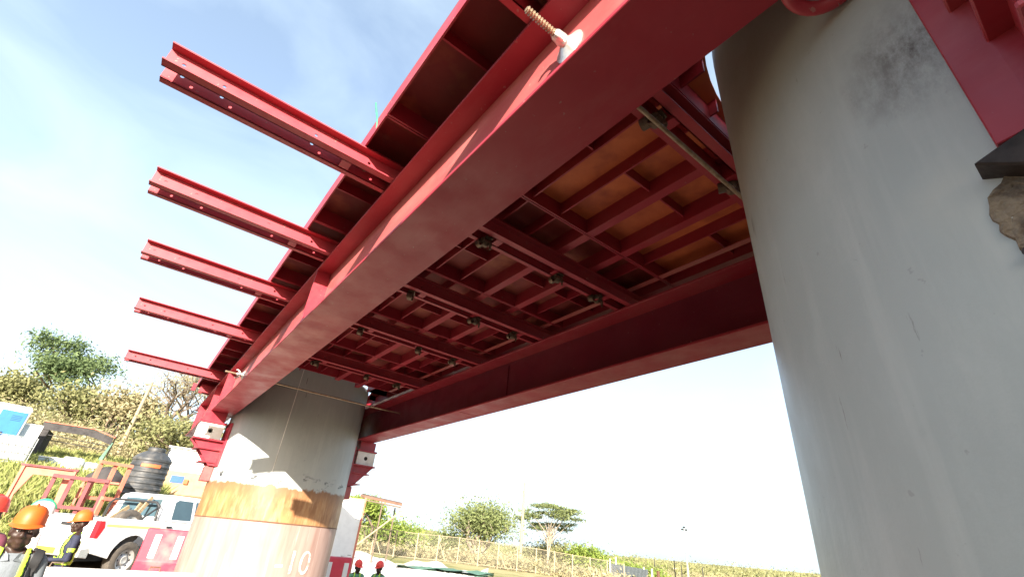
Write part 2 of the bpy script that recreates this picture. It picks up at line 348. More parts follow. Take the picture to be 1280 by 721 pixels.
def make_ground():
    ds = [0.0]+[.6*1.055**i for i in range(158)]; na = 288; vs = [(0, 0, 0)]; fs = []
    for d in ds[1:]:
        for k in range(na):
            a = 2*math.pi*k/na; x, y = d*math.sin(a), d*math.cos(a); vs.append((x, y, ground_z(x, y)))
    for k in range(na): fs.append((0, 1+(k+1) % na, 1+k))
    for i in range(len(ds)-2):
        for k in range(na):
            q = (k+1) % na; fs.append((1+i*na+k, 1+i*na+q, 1+(i+1)*na+q, 1+(i+1)*na+k))
    me = bpy.data.meshes.new('ground'); me.from_pydata(vs, [], fs); smooth_all(me, 80)
    Mt = bpy.data.materials.new('ground_soil'); Mt.use_nodes = True; t = Mt.node_tree; b = t.nodes['Principled BSDF']; N = t.nodes.new; K = t.links.new
    tc = N('ShaderNodeTexCoord'); P = tc.outputs['Object']
    def noise(s, d=6):
        n = N('ShaderNodeTexNoise'); n.inputs['Scale'].default_value = s; n.inputs['Detail'].default_value = d; K(P, n.inputs['Vector']); return n.outputs[0]
    def rng(v, a, bb):
        r = N('ShaderNodeMapRange'); r.inputs[1].default_value = a; r.inputs[2].default_value = bb; K(v, r.inputs[0]); return r.outputs[0]
    def mixc(f, c1, c2):
        x = N('ShaderNodeMixRGB')
        for i, c in ((1, c1), (2, c2)):
            if isinstance(c, tuple): x.inputs[i].default_value = (*c, 1)
            else: K(c, x.inputs[i])
        K(f, x.inputs[0]); return x.outputs[0]
    soil = mixc(rng(noise(.6), .35, .7), (.095, .07, .05), (.07, .05, .036)); soil = mixc(rng(noise(6), .55, .7), soil, (.05, .037, .028))
    dry = mixc(rng(noise(.09), .4, .62), (.34, .29, .15), (.20, .20, .08)); dry = mixc(rng(noise(.7), .5, .75), dry, (.13, .14, .05))
    ln = N('ShaderNodeVectorMath'); ln.operation = 'LENGTH'; K(P, ln.inputs[0])
    K(mixc(rng(ln.outputs['Value'], 17, 34), soil, dry), b.inputs['Base Color']); b.inputs['Roughness'].default_value = .95; b.inputs['Specular IOR Level'].default_value = .1
    bp = N('ShaderNodeBump'); bp.inputs['Strength'].default_value = .5; bp.inputs['Distance'].default_value = .05; K(noise(9), bp.inputs['Height']); K(bp.outputs[0], b.inputs['Normal'])
    me.materials.append(Mt); tag(link('ground', me), kind='structure')
make_ground()
bounce_mat = mat('footing_concrete', (.52, .44, .35), .9, var=.12, scale=2.5, bump=.2, col3=(.36, .29, .22), scale3=5, mix3=(.5, .7))
tag(MB().box(.1, 6.2, 4.0, 10.3, -.3, .03).build('footing_slab', bounce_mat, bevel=.02), kind='structure')  # pale slab, out of view, added to bounce warm light onto the girder underside

# ------------------------------------------------------------------ piers
PX, PYN, PYF, PR = 2.07, -.30, 8.93, 1.05
def pier(label, y, mt, top, seam):
    o = thing('bridge_pier', label, 'pier', (PX, y, 0), group='round bridge piers')
    zs = [-1.0+.25*i for i in range(int((top+1)/.25)+1)]
    mb = MB(); n = 96; vs = []; fs = []
    zs = [-1.0]+[z for z in zs if z > -1.0 and z < top-.05]+[top]
    for z in zs:
        for k in range(n):
            t = 2*math.pi*k/n; r = PR+.002*math.sin(3*t+z*2)
            vs.append((r*math.cos(t), r*math.sin(t), z))
    for i in range(len(zs)-1):
        for k in range(n): q = (k+1) % n; fs.append((i*n+k, i*n+q, (i+1)*n+q, (i+1)*n+k))
    fs.append(tuple((len(zs)-1)*n+k for k in range(n))); mb.add(vs, fs)
    s = mb.build('shaft', mt, o); smooth_all(s.data, 50)
    if seam:
        ring = MB().lathe([(PR-.004, 1.722), (PR+.006, 1.728), (PR+.006, 1.736), (PR-.004, 1.744)], 96)
        r = ring.build('seam_ring', M['iron_roof'], o); smooth_all(r.data, 50)
        v = MB(); a = R(-112)   # one vertical casting joint
        v.tube([((PR+.001)*math.cos(a), (PR+.001)*math.sin(a), z) for z in (2.25, 3.0, 4.0)], .006, 5); v.build('joint_line', M['white_dirty'], o)
    return o
pier_near = pier('huge grey painted round pier filling the right side, bracket bolted on it', PYN, M['pier'], 4.01, False)
pier_far = pier('farther round pier, grey above an orange rust band and pale pink below', PYF, M['pier_banded'], 4.01, True)
shade_pier = pier('grey round pier of the neighbouring frame, standing behind the photographer', 0, M['pier'], 9.5, False)  # added out of view, placed so its shadow covers the near pier
px_, py_ = 1.70*.835-6.0*.55, -1.70*.55-6.0*.835
shade_pier.location = (px_, py_, 0)

# painted pier mark
fc = bpy.data.curves.new('pier_mark', 'FONT'); fc.body = '-10'; fc.size = .42; fc.extrude = 0; fo = bpy.data.objects.new('tmp', fc); col.objects.link(fo)
bpy.context.view_layer.update(); me = bpy.data.meshes.new_from_object(fo.evaluated_get(bpy.context.evaluated_depsgraph_get())); bpy.data.objects.remove(fo)
bm = bmesh.new(); bm.from_mesh(me); bmesh.ops.subdivide_edges(bm, edges=bm.edges, cuts=2); bmesh.ops.triangulate(bm, faces=bm.faces)
for v in bm.verts:
    a = R(-90-1)+v.co.x/(PR+.004); v.co = Vector(((PR+.006)*math.cos(a), (PR+.006)*math.sin(a), 1.12+v.co.y))
bm.to_mesh(me); bm.free(); me.materials.append(mat('worn_white_paint', (.58, .53, .49), .7, col2=(.34, .24, .21), scale=14, mix=(.46, .60))); link('painted_number', me, pier_far)

# bare concrete scar and dark steel wedge on the near pier (angles measured round its axis)
def on_pier(ang, z, r=PR): return (r*math.cos(ang), r*math.sin(ang), z)
def scar():
    n = 40; vs = []; fs = []; rings = [(.0, .003), (.25, .002), (.5, .003), (.7, .002), (.85, .006), (.94, .007), (1.0, -.002)]
    rr = random.Random(3); rad = [1+.07*rr.uniform(-1, 1)+.1*math.sin(k*.47) for k in range(n)]
    for q, h in rings:
        for k in range(n):
            t = 2*math.pi*k/n; du = q*rad[k]*.07*math.cos(t)+.02*q*math.sin(t); dz = q*rad[k]*.088*math.sin(t)
            hh = h+(rr.uniform(-.0018, .0022) if 0 < q < 1 else 0)
            vs.append(on_pier(R(166.6)+du/PR, 2.285+dz, PR+hh))
    for i in range(len(rings)-1):
        for k in range(n): p = (k+1) % n; fs.append((i*n+k, i*n+p, (i+1)*n+p, (i+1)*n+k))
    o = MB().add(vs, fs).build('bare_patch', mat('raw_concrete', (.21, .165, .12), .95, col2=(.085, .062, .047), scale=22, mix=(.38, .62), bump=1.0, bscale=70, col3=(.48, .45, .40), scale3=34, mix3=(.63, .70)), pier_near)
    o['label'] = 'patch of chipped bare concrete below the bracket'
    b = MB()
    for a, z, r in ((164.2, 2.20, .010),):
        c = on_pier(R(a), z, PR-.01); d = on_pier(R(a), z, PR+.018); b.tube([c, d], [r, r*.8], 9)
    b.build('anchor_stub', M['grime'], pier_near)
    w2 = MB(); w2.tube([on_pier(R(169.2), 2.37, PR+.006), on_pier(R(168.6), 2.31, PR+.009), on_pier(R(167.4), 2.25, PR+.008), on_pier(R(167.0), 2.21, PR+.004)], [.012, .016, .014, .008], 8); w2.build('weld_bead', M['grime'], pier_near)
scar()

# ------------------------------------------------------------------ girders
GB, GT = CZ+1.50, CZ+2.06            # bottom and top of the girders
GY0, GY1 = -2.6, 12.35
def girder(label, xc, stiff, splice):
    o = thing('steel_girder', label, 'girder', (xc, 0, GB), group='red girders on the pier brackets'); H = GT-GB; hw = .17
    MB().box(-hw, hw, GY0, GY1, 0, .022).build('bottom_flange', M['red'], o, bevel=.003)
    MB().box(-hw, hw, GY0, GY1, H-.022, H).build('top_flange', M['red'], o, bevel=.003)
    wx = -.035 if xc < 2 else .035
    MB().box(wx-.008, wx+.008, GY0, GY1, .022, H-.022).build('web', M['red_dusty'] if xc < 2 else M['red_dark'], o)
    sm = {}
    for s in (-1, 1):
        poly = [(wx+s*.009, .023), (s*.155, .023), (s*.165, .12), (s*.165, H-.1), (s*.165, H-.023), (wx+s*.009, H-.023)]
        sm[s] = MB().prism(poly, 'y', -.012, .012).mesh('stiffener', M['red'])
    for y in stiff:
        for s in (-1, 1): link('stiffener', sm[s], o, (0, y, 0))
    for y in splice:
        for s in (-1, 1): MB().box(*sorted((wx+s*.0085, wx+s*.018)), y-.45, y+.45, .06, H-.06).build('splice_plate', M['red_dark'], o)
    for y in ((5.3,) if xc > 2 else (9.0,)):
        b = MB().box(-hw+.01, hw-.01, y-.006, y+.006, -.004, .0005); b.build('weld_bead', M['red_dusty'], o)
    return o
gl = girder('red girder nearest the photographer, on the left side of the piers', .86, (-1.6, 4.0, 8.35, 9.5, 11.6), ())
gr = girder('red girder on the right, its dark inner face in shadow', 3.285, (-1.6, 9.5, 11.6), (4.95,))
ring = MB(); ring.tube([(.118+.082*math.cos(t), .075+.082*math.sin(t), -.100-.02*math.cos(t)) for t in [math.pi*2*k/32 for k in range(33)]], .019, 12, cap=False)
ring.tube([(.085, -.03, -.004), (.085, -.010, -.097)], .016, 8)
e = ring.build('lifting_eye', M['red'], gl); smooth_all(e.data, 80); e['label'] = 'red steel ring hanging under the girder'

# ------------------------------------------------------------------ corbels on the piers and the jack blocks on them
def corbel(label, y, s):
    # local +x points away from the pier
    o = thing('steel_bracket', label, 'bracket', (PX+s*PR, y, CZ+1.06), 0 if s > 0 else math.pi, group='red steel brackets on the piers')
    m1 = MB()
    pts = [(-.001, -.26), (.03, -.26), (.03, .26), (-.001, .26)]
    # back plate follows the round shaft
    vs = []; fs = []
    for i in range(9):
        yy = -.26+.065*i; dx = math.sqrt(PR*PR-yy*yy)-PR
        for dd, z in ((.001, -.35), (.026, -.35), (.026, .30), (.001, .30)): vs.append((dx+dd, yy, z))
    for i in range(8):
        for k in range(4): q = (k+1) % 4; fs.append((i*4+k, i*4+q, (i+1)*4+q, (i+1)*4+k))
    fs += [(0, 3, 2, 1), (32, 33, 34, 35)]
    m1.add(vs, fs).build('back_plate', M['red'], o, bevel=.002)
    for yy in (-.15, .15):
        MB().prism([(.0, -.345), (.10, -.345), (.40, -.01), (.40, .0), (0, .0)], 'y', yy-.01, yy+.01).build('gusset', M['red'], o)
    MB().box(-.02, .43, -.22, .22, 0, .025).build('shelf_plate', M['red'], o, bevel=.003)
    MB().box(.0, .36, -.2, .2, -.13, -.112).build('shelf_plate', M['red'], o, bevel=.003)
    MB().box(.0, .24, -.18, .18, -.31, -.295).build('shelf_plate', M['red'], o, bevel=.003)
    MB().prism([(.05, -.34), (.12, -.35), (.44, .0), (.38, .0)], 'y', -.03, .03).build('front_rib', M['red'], o)
    if y < 5:
        f = MB().prism([(-.30, -.385), (-.22, -.353), (.25, -.352), (.25, -.50), (-.20, -.455)], 'x', -.045, .016).build('pin_box', M['grime'], o, bevel=.004)
        f['label'] = 'dark bare steel pin box under the bracket'
    else: MB().box(.0, .12, -.12, .12, -.56, -.352).build('pin_box', M['red_dusty'], o, bevel=.006)
    return o
corbel('large red steel bracket at the right edge, on the near pier', PYN, -1)
corbel('red stepped bracket on the sunlit left side of the rusty far pier', PYF, -1)
corbel('red stepped bracket on the right side of the rusty far pier', PYF, 1)
def jack(label, y, s):
    o = thing('jack_block', label, 'jack', (PX+s*(PR+.235), y, CZ+1.085), 0 if s > 0 else math.pi, group='white jack blocks under the girders')
    b = plate_holes([(-.17, 0), (.17, 0), (.17, .23), (-.17, .23)], [(0, .12, .035, 14)], 'y', -.17, .17); b.build('body', M['white_dirty'], o, bevel=.004)
    MB().lathe([(.034, -.16), (.034, -.10)], 14, (0, 0, .12), 'y').build('screw', M['grime'], o)
    MB().box(-.19, .19, -.19, .19, .231, .262).build('top_plate', M['red'], o, bevel=.003)
    MB().box(-.15, .15, -.15, .15, .263, .414).build('packing', M['red'], o, bevel=.003)
jack('white jack block under the left girder, in the sun on the far bracket', PYF, -1)
jack('white jack block under the right girder, on the right far bracket', PYF, 1)
jack('white jack block on the near bracket under the left girder', PYN, -1)

# ------------------------------------------------------------------ cross beams: double channels with a gap
XB, XT = GT, GT+.14
def crossbeam(label, y, x0, x1):
    o = thing('cross_beam', label, 'beam', (0, y, XB+.001), group='red double channel cross beams on the girders'); H = .139; tf = .009
    holes = [(x, H*.5, .011, 8) for x in (-.54, -.34, .18, .53, 1.6, 2.6, 3.6, 4.3) if x0+.05 < x < x1-.05]
    for name, y0, sgn in (('channel', .06, -1), ('channel', .145, 1)):
        mb = plate_holes([(x0, 0), (x1, 0), (x1, H), (x0, H)], holes, 'y', y0, y0+.007 if sgn > 0 else y0-.007)
        w_ = (.06 if sgn < 0 else .045)*sgn; ya, yb = sorted((y0, y0+w_))
        for z0, z1 in ((0, tf), (H-tf, H)):
            mb.box(x0, x1, ya if sgn > 0 else ya, yb if sgn > 0 else yb, z0, z1)
        mb.build(name, M['red_mid'], o)
    o.rotation_euler.z = rnd.uniform(-.0035, .0035); o.location.x = rnd.uniform(-.012, .012)
    xs = [x for x in np.arange(.40, x1, .62)]
    sp = MB().box(-.03, .03, .0605, .1445, .004, .135).mesh('spacer', M['red'])
    for x in xs: link('spacer', sp, o, (float(x), 0, 0))
    return o
XBEAMS = [(.84, 'red cross beam just past the near pier, crossed by the long tie rod'),
          (2.41, 'topmost red cross beam sticking out into the blue sky'), (3.66, 'second red cross beam end from the top, against the sky'),
          (4.92, 'third red cross beam end from the top, against the sky'), (6.55, 'fourth red cross beam end from the top, against pale sky')]
for y, lb in XBEAMS: crossbeam(lb, y, -.62, 4.6)
crossbeam('lowest red cross beam end, in front of the bare tree, short of the far pier', 9.1, -.66, .985)
crossbeam('red cross beam beyond the far pier near the girder ends', 10.35, .5, 4.6)
crossbeam('red cross beam behind the near pier, over the bracket', -1.75, -.62, 4.6)

# ------------------------------------------------------------------ soffit form panels with ribs
SB, SP = XT+.003, XT+.135
SX0, SX1 = .45, 3.69
BND = [-1.9, .85, 2.08, 3.5, 4.8, 6.2, 7.7, 10.75]
PLBL = ['soffit form panel round the near pier top', 'near soffit panel with orange tint, right after the long tie rod', 'second soffit panel from the near pier, dark ribbed underside',
        'third soffit panel from the near pier, dark ribbed underside', 'fourth soffit panel from the near pier, midway to far pier', 'fifth soffit panel, just short of the far pier', 'last soffit panel, around the far pier top']
LONG = [(1.02, .07), (1.35, .012), (1.60, .012), (1.88, .012), (2.20, .075), (2.60, .075), (2.88, .012), (3.30, .07)]
for i, lb in enumerate(PLBL):
    y0, y1 = BND[i]+.004, BND[i+1]-.004
    o = thing('soffit_panel', lb, 'form panel', (0, y0, SB), group='red steel soffit form panels'); Ly = y1-y0; H = SP-SB
    pc = PYN-y0 if i == 0 else (PYF-y0 if i == 6 else None)
    holes = [(PX, pc, PR+.035, 64)] if pc is not None else []
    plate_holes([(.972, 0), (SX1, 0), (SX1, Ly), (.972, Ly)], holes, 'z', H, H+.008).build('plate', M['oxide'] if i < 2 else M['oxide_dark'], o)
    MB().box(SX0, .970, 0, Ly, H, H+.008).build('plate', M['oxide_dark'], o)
    def segs(a, b, x=None, y=None):
        if pc is None: return [(a, b)]
        rr = PR+.05
        if x is not None:
            if abs(x-PX) >= rr: return [(a, b)]
            h = math.sqrt(rr*rr-(x-PX)**2); return [s for s in ((a, pc-h), (pc+h, b)) if s[1]-s[0] > .02]
        if abs(y-pc) >= rr: return [(a, b)]
        h = math.sqrt(rr*rr-(y-pc)**2); return [s for s in ((a, PX-h), (PX+h, b)) if s[1]-s[0] > .02]
    for x, wd in LONG:
        for a, b in segs(.014, Ly-.014, x=x):
            mb = MB()
            if wd > .03:       # channel rib, toes up
                mb.box(x-wd/2, x+wd/2, a, b, 0, .007).box(x-wd/2, x-wd/2+.007, a, b, .007, H).box(x+wd/2-.007, x+wd/2, a, b, .007, H)
            else: mb.box(x-wd/2, x+wd/2, a, b, .03, H)
            mb.build('rib', M['red'], o)
    nt_ = max(2, round(Ly/.5))
    for k in range(1, nt_):
        yy = Ly*k/nt_
        xs = [SX0+.012]+[x for x, wd in LONG]+[SX1-.012]; wds = [0]+[wd for _, wd in LONG]+[0]
        for j in range(len(xs)-1):
            if (j+k+i) % 3 == 2 and 1 < j < 7: continue
            a, b = xs[j]+wds[j]/2+.001, xs[j+1]-wds[j+1]/2-.001
            for (p, q) in segs(a, b, y=yy): MB().box(p, q, yy-.006, yy+.006, .045, H).build('cross_rib', M['red'], o)
    for a, b in ((0, .012), (Ly-.012, Ly)): MB().box(SX0, SX1, a, b, 0, H).build('end_flange', M['red'], o)
    for a, b in ((SX0, SX0+.011), (SX1-.011, SX1)): MB().box(a, b, .0125, Ly-.0125, 0, H).build('side_flange', M['red'], o)
    if i not in (0, 6): MB().box(3.08, 3.135, .0125, Ly-.0125, .0, .008).build('edge_strip', M['red_dusty'], o)

# ------------------------------------------------------------------ scaffold couplers clamped under the cross beams
def make_coupler(label, p, rz):
    o = thing('coupler_clamp', label, 'clamp', p, rz, group='steel couplers clamped under the soffit')
    r = MB().lathe([(.027, -.025), (.036, -.025), (.036, .025), (.027, .025)], 16, (0, 0, -.03), 'x', closed=True).build('ring', M['rustmetal'], o); smooth_all(r.data, 40)
    r = MB().lathe([(.026, -.022), (.034, -.022), (.034, .022), (.026, .022)], 16, (.0, .055, -.012), 'y', closed=True).build('ring', M['rustmetal'], o); smooth_all(r.data, 40)
    MB().tube([(.03, -.035, .02), (.03, -.04, -.10)], .008, 6).build('bolt', M['rustmetal'], o)
    MB().lathe([(.015, -.012), (.015, .012)], 6, (.03, -.038, -.06)).build('nut', M['rustmetal'], o)
    MB().box(-.02, .045, -.05, .05, -.004, .003).build('base_plate', M['rustmetal'], o)
    return o
cnames = {.84: 'nearest the near pier, beside the tie rod', 2.41: 'on the first beam from the near pier', 3.66: 'on the second beam along', 4.92: 'on the third beam along', 6.55: 'on the beam just before the far pier'}
for y, ph in cnames.items():
    for x, side in ((1.52, 'left end'), (2.28, 'middle'), (2.78, 'right end')):
        if y == .84 and x == 2.78: continue
        make_coupler('small grey coupler %s, %s' % (ph, side), (x, y+.12, XB-.002), rnd.uniform(-.5, .5))

# ------------------------------------------------------------------ tie rods through both girders, with wing nuts and dished plates
def tie_rod(label, y, z):
    o = thing('tie_rod', label, 'tie rod', (.86, y, z), group='threaded tie rods between the girders')
    MB().tube([(-.285, 0, 0), (2.70, 0, 0)], .0115, 10).build('rod', M['rod'], o)
    th = MB()
    for k in range(12): th.lathe([(.0112, -.0035), (.0165, -.0015), (.0165, .0015), (.0112, .0035)], 10, (-.278+.0135*k, 0, 0), 'x')
    t = th.build('thread', M['rod'], o)
    for s, xb in ((1, -.0435), (-1, 2.425+.0435)):
        n = thing_part = MB().lathe([(.074, 0), (.076, .006), (.060, .012), (.034, .030), (.026, .034), (.016, .034), (.016, 0)], 28, (0, 0, 0), 'x')
        q = n.build('dished_plate', M['galv'], o, (xb, 0, 0), (0, 0, math.pi if s > 0 else 0)); smooth_all(q.data, 35)
        nut = MB().lathe([(.026, .034), (.028, .05), (.024, .085), (.017, .095), (.0125, .095), (.0125, .034)], 16, (0, 0, 0), 'x')
        for sg in (-1, 1):
            nut.tube([(.055, 0, sg*.018), (.060, 0, sg*.045), (.075, 0, sg*.066), (.098, 0, sg*.074), (.112, 0, sg*.066)], [.013, .012, .0115, .011, .007], 8)
        u = nut.build('wing_nut', M['galv'], o, (xb, 0, 0), (R(25), 0, math.pi if s > 0 else 0)); smooth_all(u.data, 50)
    return o
tie_rod('long threaded tie rod near the camera with bright wing nut and dished plate', .876, CZ+1.845)
tie_rod('farther tie rod across the face of the rusty pier', 7.55, CZ+1.845)

# green tie wire standing on the rim of the soffit
g = MB().tube([(.455, 2.245, SB+.01), (.44, 2.24, SB+.09), (.425, 2.25, SB+.15), (.40, 2.235, SB+.21)], [.004, .005, .006, .005], 6)
g2 = g.build('plastic_tie', M['greenwire']); tag(g2, 'thin green plastic tie poking up from the rim of the soffit', 'tie')


# ------------------------------------------------------------------ foliage
def leaves_mesh(name, pts, size, mt, seed=0, flat=0):
    """one small pointed quad per point"""
    g = np.random.default_rng(seed); n = len(pts); P = np.asarray(pts, float)
    a = g.normal(size=(n, 3)); a[:, 2] *= (1-flat); a /= np.linalg.norm(a, axis=1)[:, None]
    b = g.normal(size=(n, 3)); b[:, 2] *= (1-flat); b -= a*(a*b).sum(1)[:, None]; b /= np.linalg.norm(b, axis=1)[:, None]
    s = size*g.uniform(.6, 1.35, n)[:, None]
    V = np.stack([P-a*s, P+b*s*.42, P+a*s, P-b*s*.42], 1).reshape(-1, 3)
    me = bpy.data.meshes.new(name); me.vertices.add(4*n); me.vertices.foreach_set('co', V.ravel())
    me.loops.add(4*n); me.loops.foreach_set('vertex_index', np.arange(4*n)); me.polygons.add(n)
    me.polygons.foreach_set('loop_start', np.arange(n)*4); me.polygons.foreach_set('loop_total', np.full(n, 4)); me.update(); me.validate()
    me.materials.append(mt); return me
def tree(name, label, cat, loc, H, spread, style, leaf, nleaf, lsize, seed, group=None, bark='bark', trunk_h=.35, lean=(0, 0), rt=None):
    rr = random.Random(seed); o = thing(name, label, cat, loc, 0, group); mb = MB(); tips = []
    rt = rt or H*.028
    def branch(p, d, ln, r, lvl, maxl):
        pts = [p]; q = p.copy(); dd = d.copy(); k = 4
        for i in range(k):
            dd = (dd+Vector((rr.uniform(-1, 1), rr.uniform(-1, 1), rr.uniform(-.5, .7)))*.2).normalized(); q = q+dd*ln/k; pts.append(q.copy())
        mb.tube(pts, [r*(1-.5*i/k) for i in range(k+1)], 6 if lvl < 2 else 4)
        if lvl >= maxl: tips.append((q, ln)); return
        nb = rr.choice((3, 4)) if lvl == 0 else rr.choice((2, 3, 3))
        for j in range(nb):
            t = rr.uniform(.5, 1) if j else 1.0; bp = pts[max(1, min(k, round(t*k)))]
            a = rr.uniform(0, 2*math.pi)+j*2*math.pi/nb
            if style == 'umbrella': nd = Vector((math.cos(a), math.sin(a), .55 if lvl == 0 else .12))
            elif style == 'bush': nd = Vector((math.cos(a), math.sin(a), rr.uniform(.3, 1.5)))
            else: nd = Vector((math.cos(a), math.sin(a), rr.uniform(.15, 1.2)))
            nd = (nd.normalized()*.8+dd*.35).normalized(); branch(bp, nd, ln*rr.uniform(.6, .8), r*(.62 if style == 'bare' else .52), lvl+1, maxl)
    if style == 'bush':
        for j in range(6):
            a = j*math.pi/3+rr.uniform(-.4, .4); branch(Vector((0, 0, -.2)), Vector((math.cos(a)*.55, math.sin(a)*.55, 1)).normalized(), H*.38, rt, 0, 2)
    else:
        branch(Vector((0, 0, -.3)), Vector((lean[0], lean[1], 1)).normalized(), H*trunk_h+.3, rt, 0, 5 if style == 'bare' else 3)
    # fit the branch tips to the height and spread wanted
    V = np.array(mb.v); top = max(V[:, 2].max(), .1); wid = max(np.abs(V[:, :2]).max(), .1)
    f = V[:, 2].clip(0)/top; sxy = (spread/2)/wid; sz = H*.93/top
    mix = np.clip(f*2.2, 0, 1)
    V2 = V.copy(); V2[:, :2] *= (1+(sxy-1)*mix)[:, None]; V2[:, 2] = np.where(V[:, 2] > 0, V[:, 2]*sz, V[:, 2]); mb.v = [tuple(v) for v in V2]
    t_ = mb.build('trunk', M[bark], o); smooth_all(t_.data, 60)
    if nleaf:
        g = np.random.default_rng(seed+5); pts = []
        per = max(1, nleaf//len(tips))
        for q, ln in tips:
            ff = min(1, max(q.z, 0)/top*2.2); c = np.array([q.x*(1+(sxy-1)*ff), q.y*(1+(sxy-1)*ff), q.z*sz])
            k = int(per*g.uniform(.4, 1.6)); rad = spread*(.062 if style != 'bush' else .12)*g.uniform(.7, 1.35)
            dsp = g.normal(size=(k, 3))*rad; dsp[:, 2] *= .35 if style == 'umbrella' else .72
            pts.append(c+dsp)
        link('crown', leaves_mesh('crown', np.concatenate(pts), lsize, M[leaf], seed, .3 if style == 'umbrella' else 0), o)
    return o
def gp(az, d, dz=0): x, y = polar(az, d); return (x, y, ground_z(x, y)+dz)

tree('broad_tree', 'tall dark green tree on the hillside, upper left', 'tree', gp(-5.5, 62), 8.2, 9.4, 'broad', 'leaf_tree', 8500, .16, 11, trunk_h=.40, lean=(-.12, 0), rt=.28)
tree('bare_tree', 'bare pale twiggy tree behind the lowest beam end', 'tree', gp(1.2, 46), 7.9, 7.4, 'bare', 'leaf_dry', 3200, .07, 23, bark='bark', trunk_h=.30, rt=.22)
tree('bare_tree', 'smaller bare twiggy tree right of the tall pole, on the slope', 'tree', gp(3.4, 52), 7.6, 6.4, 'bare', 'leaf_dry', 2600, .08, 29, bark='bark', trunk_h=.28, rt=.2)
tree('olive_tree', 'olive green bushy tree left of the dark green tree', 'tree', gp(-9.3, 70), 4.2, 6.4, 'bush', 'leaf_olive', 5000, .22, 31)
tree('olive_tree', 'dry olive bush under the dark green tree on the slope', 'tree', gp(-5.0, 54), 3.6, 5.4, 'bush', 'leaf_olive', 4600, .18, 33)
tree('olive_tree', 'dry yellowish bush between the shelter and the tall pole', 'tree', gp(-1.9, 50), 4.2, 5.6, 'bush', 'leaf_dry', 4600, .17, 37)
tree('olive_tree', 'green bush right behind the black water tank', 'tree', gp(3.3, 38), 2.9, 4.6, 'bush', 'leaf_olive', 4600, .13, 39)
tree('leafy_tree', 'yellow green tree behind the open shed roof by the far pier', 'tree', gp(22.9, 50), 4.6, 5.4, 'broad', 'leaf_lime', 6500, .15, 41, trunk_h=.3)
tree('leafy_tree', 'low green bush under the open shed roof beside the fence', 'tree', gp(24.6, 52), 2.9, 5.8, 'bush', 'leaf_lime', 5200, .15, 43)
tree('leafy_tree', 'big loose green bush behind the fence, left of the pole', 'tree', gp(34.6, 62), 5.7, 8.6, 'bush', 'leaf_acacia', 9500, .17, 47, bark='bark_pale')
tree('leafy_tree', 'small low bush at the left foot of the big loose bush', 'tree', gp(31.0, 64), 2.6, 4.5, 'bush', 'leaf_acacia', 2600, .17, 48)
def acacia():
    o = thing('acacia_tree', 'flat topped acacia tree right of the thin pole', 'tree', gp(42.2, 66)); rr = random.Random(5); mb = MB(); g = np.random.default_rng(8); pts = []
    base = 1.9-o.location.z
    mb.tube([(0, 0, -.3), (.1, 0, 1.2), (.0, .1, base+1.3)], [.17, .13, .10], 8); mb.tube([(.1, 0, .9), (.6, .1, base+1.0), (.9, 0, base+2.2)], [.11, .08, .05], 7)
    for k in range(26):
        a = rr.uniform(0, 6.28); q = rr.uniform(.15, 1)**.7*4.3; tier = rr.choice((0, .7, 1.4, 2.1, 2.7)); q *= (1.0, 1.0, .9, .75, .5)[(0, .7, 1.4, 2.1, 2.7).index(tier)]
        c = Vector((q*math.cos(a), q*math.sin(a), base+2.2+tier+rr.uniform(-.2, .2))); st = Vector((rr.uniform(-.1, .3), 0, base+rr.uniform(.2, 1.6)))
        md = st.lerp(c, .55)+Vector((0, 0, .25)); mb.tube([st, md, c], [.055, .035, .012], 5)
        n = int(rr.uniform(160, 420)); d = g.normal(size=(n, 3))*np.array([.62, .62, .13])*rr.uniform(.7, 1.3); pts.append(d+np.array(c))
    q = mb.build('trunk', M['bark_pale'], o); smooth_all(q.data, 60); link('crown', leaves_mesh('crown', np.concatenate(pts), .14, M['leaf_acacia'], 3, .5), o)
acacia()
tree('leafy_tree', 'rounded yellow green bush right of the flat topped acacia', 'tree', gp(46.3, 70), 3.1, 5.4, 'bush', 'leaf_lime', 5600, .17, 59)
tree('leafy_tree', 'low tawny bush at the foot of the acacia trunk', 'tree', gp(42.6, 72), 2.6, 7.0, 'bush', 'leaf_olive', 5200, .18, 61)
tree('leafy_tree', 'low green bush behind the grey iron sheet fence, left end', 'tree', gp(49.6, 84), 2.2, 6.4, 'bush', 'leaf_lime', 4200, .2, 67)
tree('leafy_tree', 'low green bush behind the grey iron sheet fence, right end', 'tree', gp(52.3, 86), 1.9, 6.4, 'bush', 'leaf_lime', 4200, .2, 71)

def scrub(name, label, cat, n, azr, dr, size, mt, hgt, seed, clump=60, rad=1.0):
    g = np.random.default_rng(seed); pts = []
    for _ in range(n//clump):
        az = g.uniform(*azr); d = math.exp(g.uniform(math.log(dr[0]), math.log(dr[1]))); x, y = polar(az, d); z = ground_z(x, y); r = rad*g.uniform(.5, 1.5)*(d/dr[0])**.5
        p = g.normal(size=(clump, 3))*np.array([r, r, r*.45]); p[:, 2] = np.abs(p[:, 2])*hgt; pts.append(p+np.array([x, y, z]))
    return tag(link(name, leaves_mesh(name, np.concatenate(pts), size, M[mt], seed)), label, cat, kind='stuff')
scrub('hill_scrub', 'dry grass and scrub covering the hillside on the left', 'scrub', 110000, (-16, 7), (38, 150), .105, 'leaf_dry', 1.0, 81, 60, 1.0)
scrub('hill_bushes', 'olive bushes dotted over the hillside on the left', 'bushes', 60000, (-16, 7), (44, 140), .12, 'leaf_olive', 1.2, 83, 110, 1.1)
scrub('plain_scrub', 'dry scrub on the plain behind the wire fence', 'scrub', 50000, (20, 72), (58, 190), .17, 'leaf_dry', .8, 87, 60, 1.0)
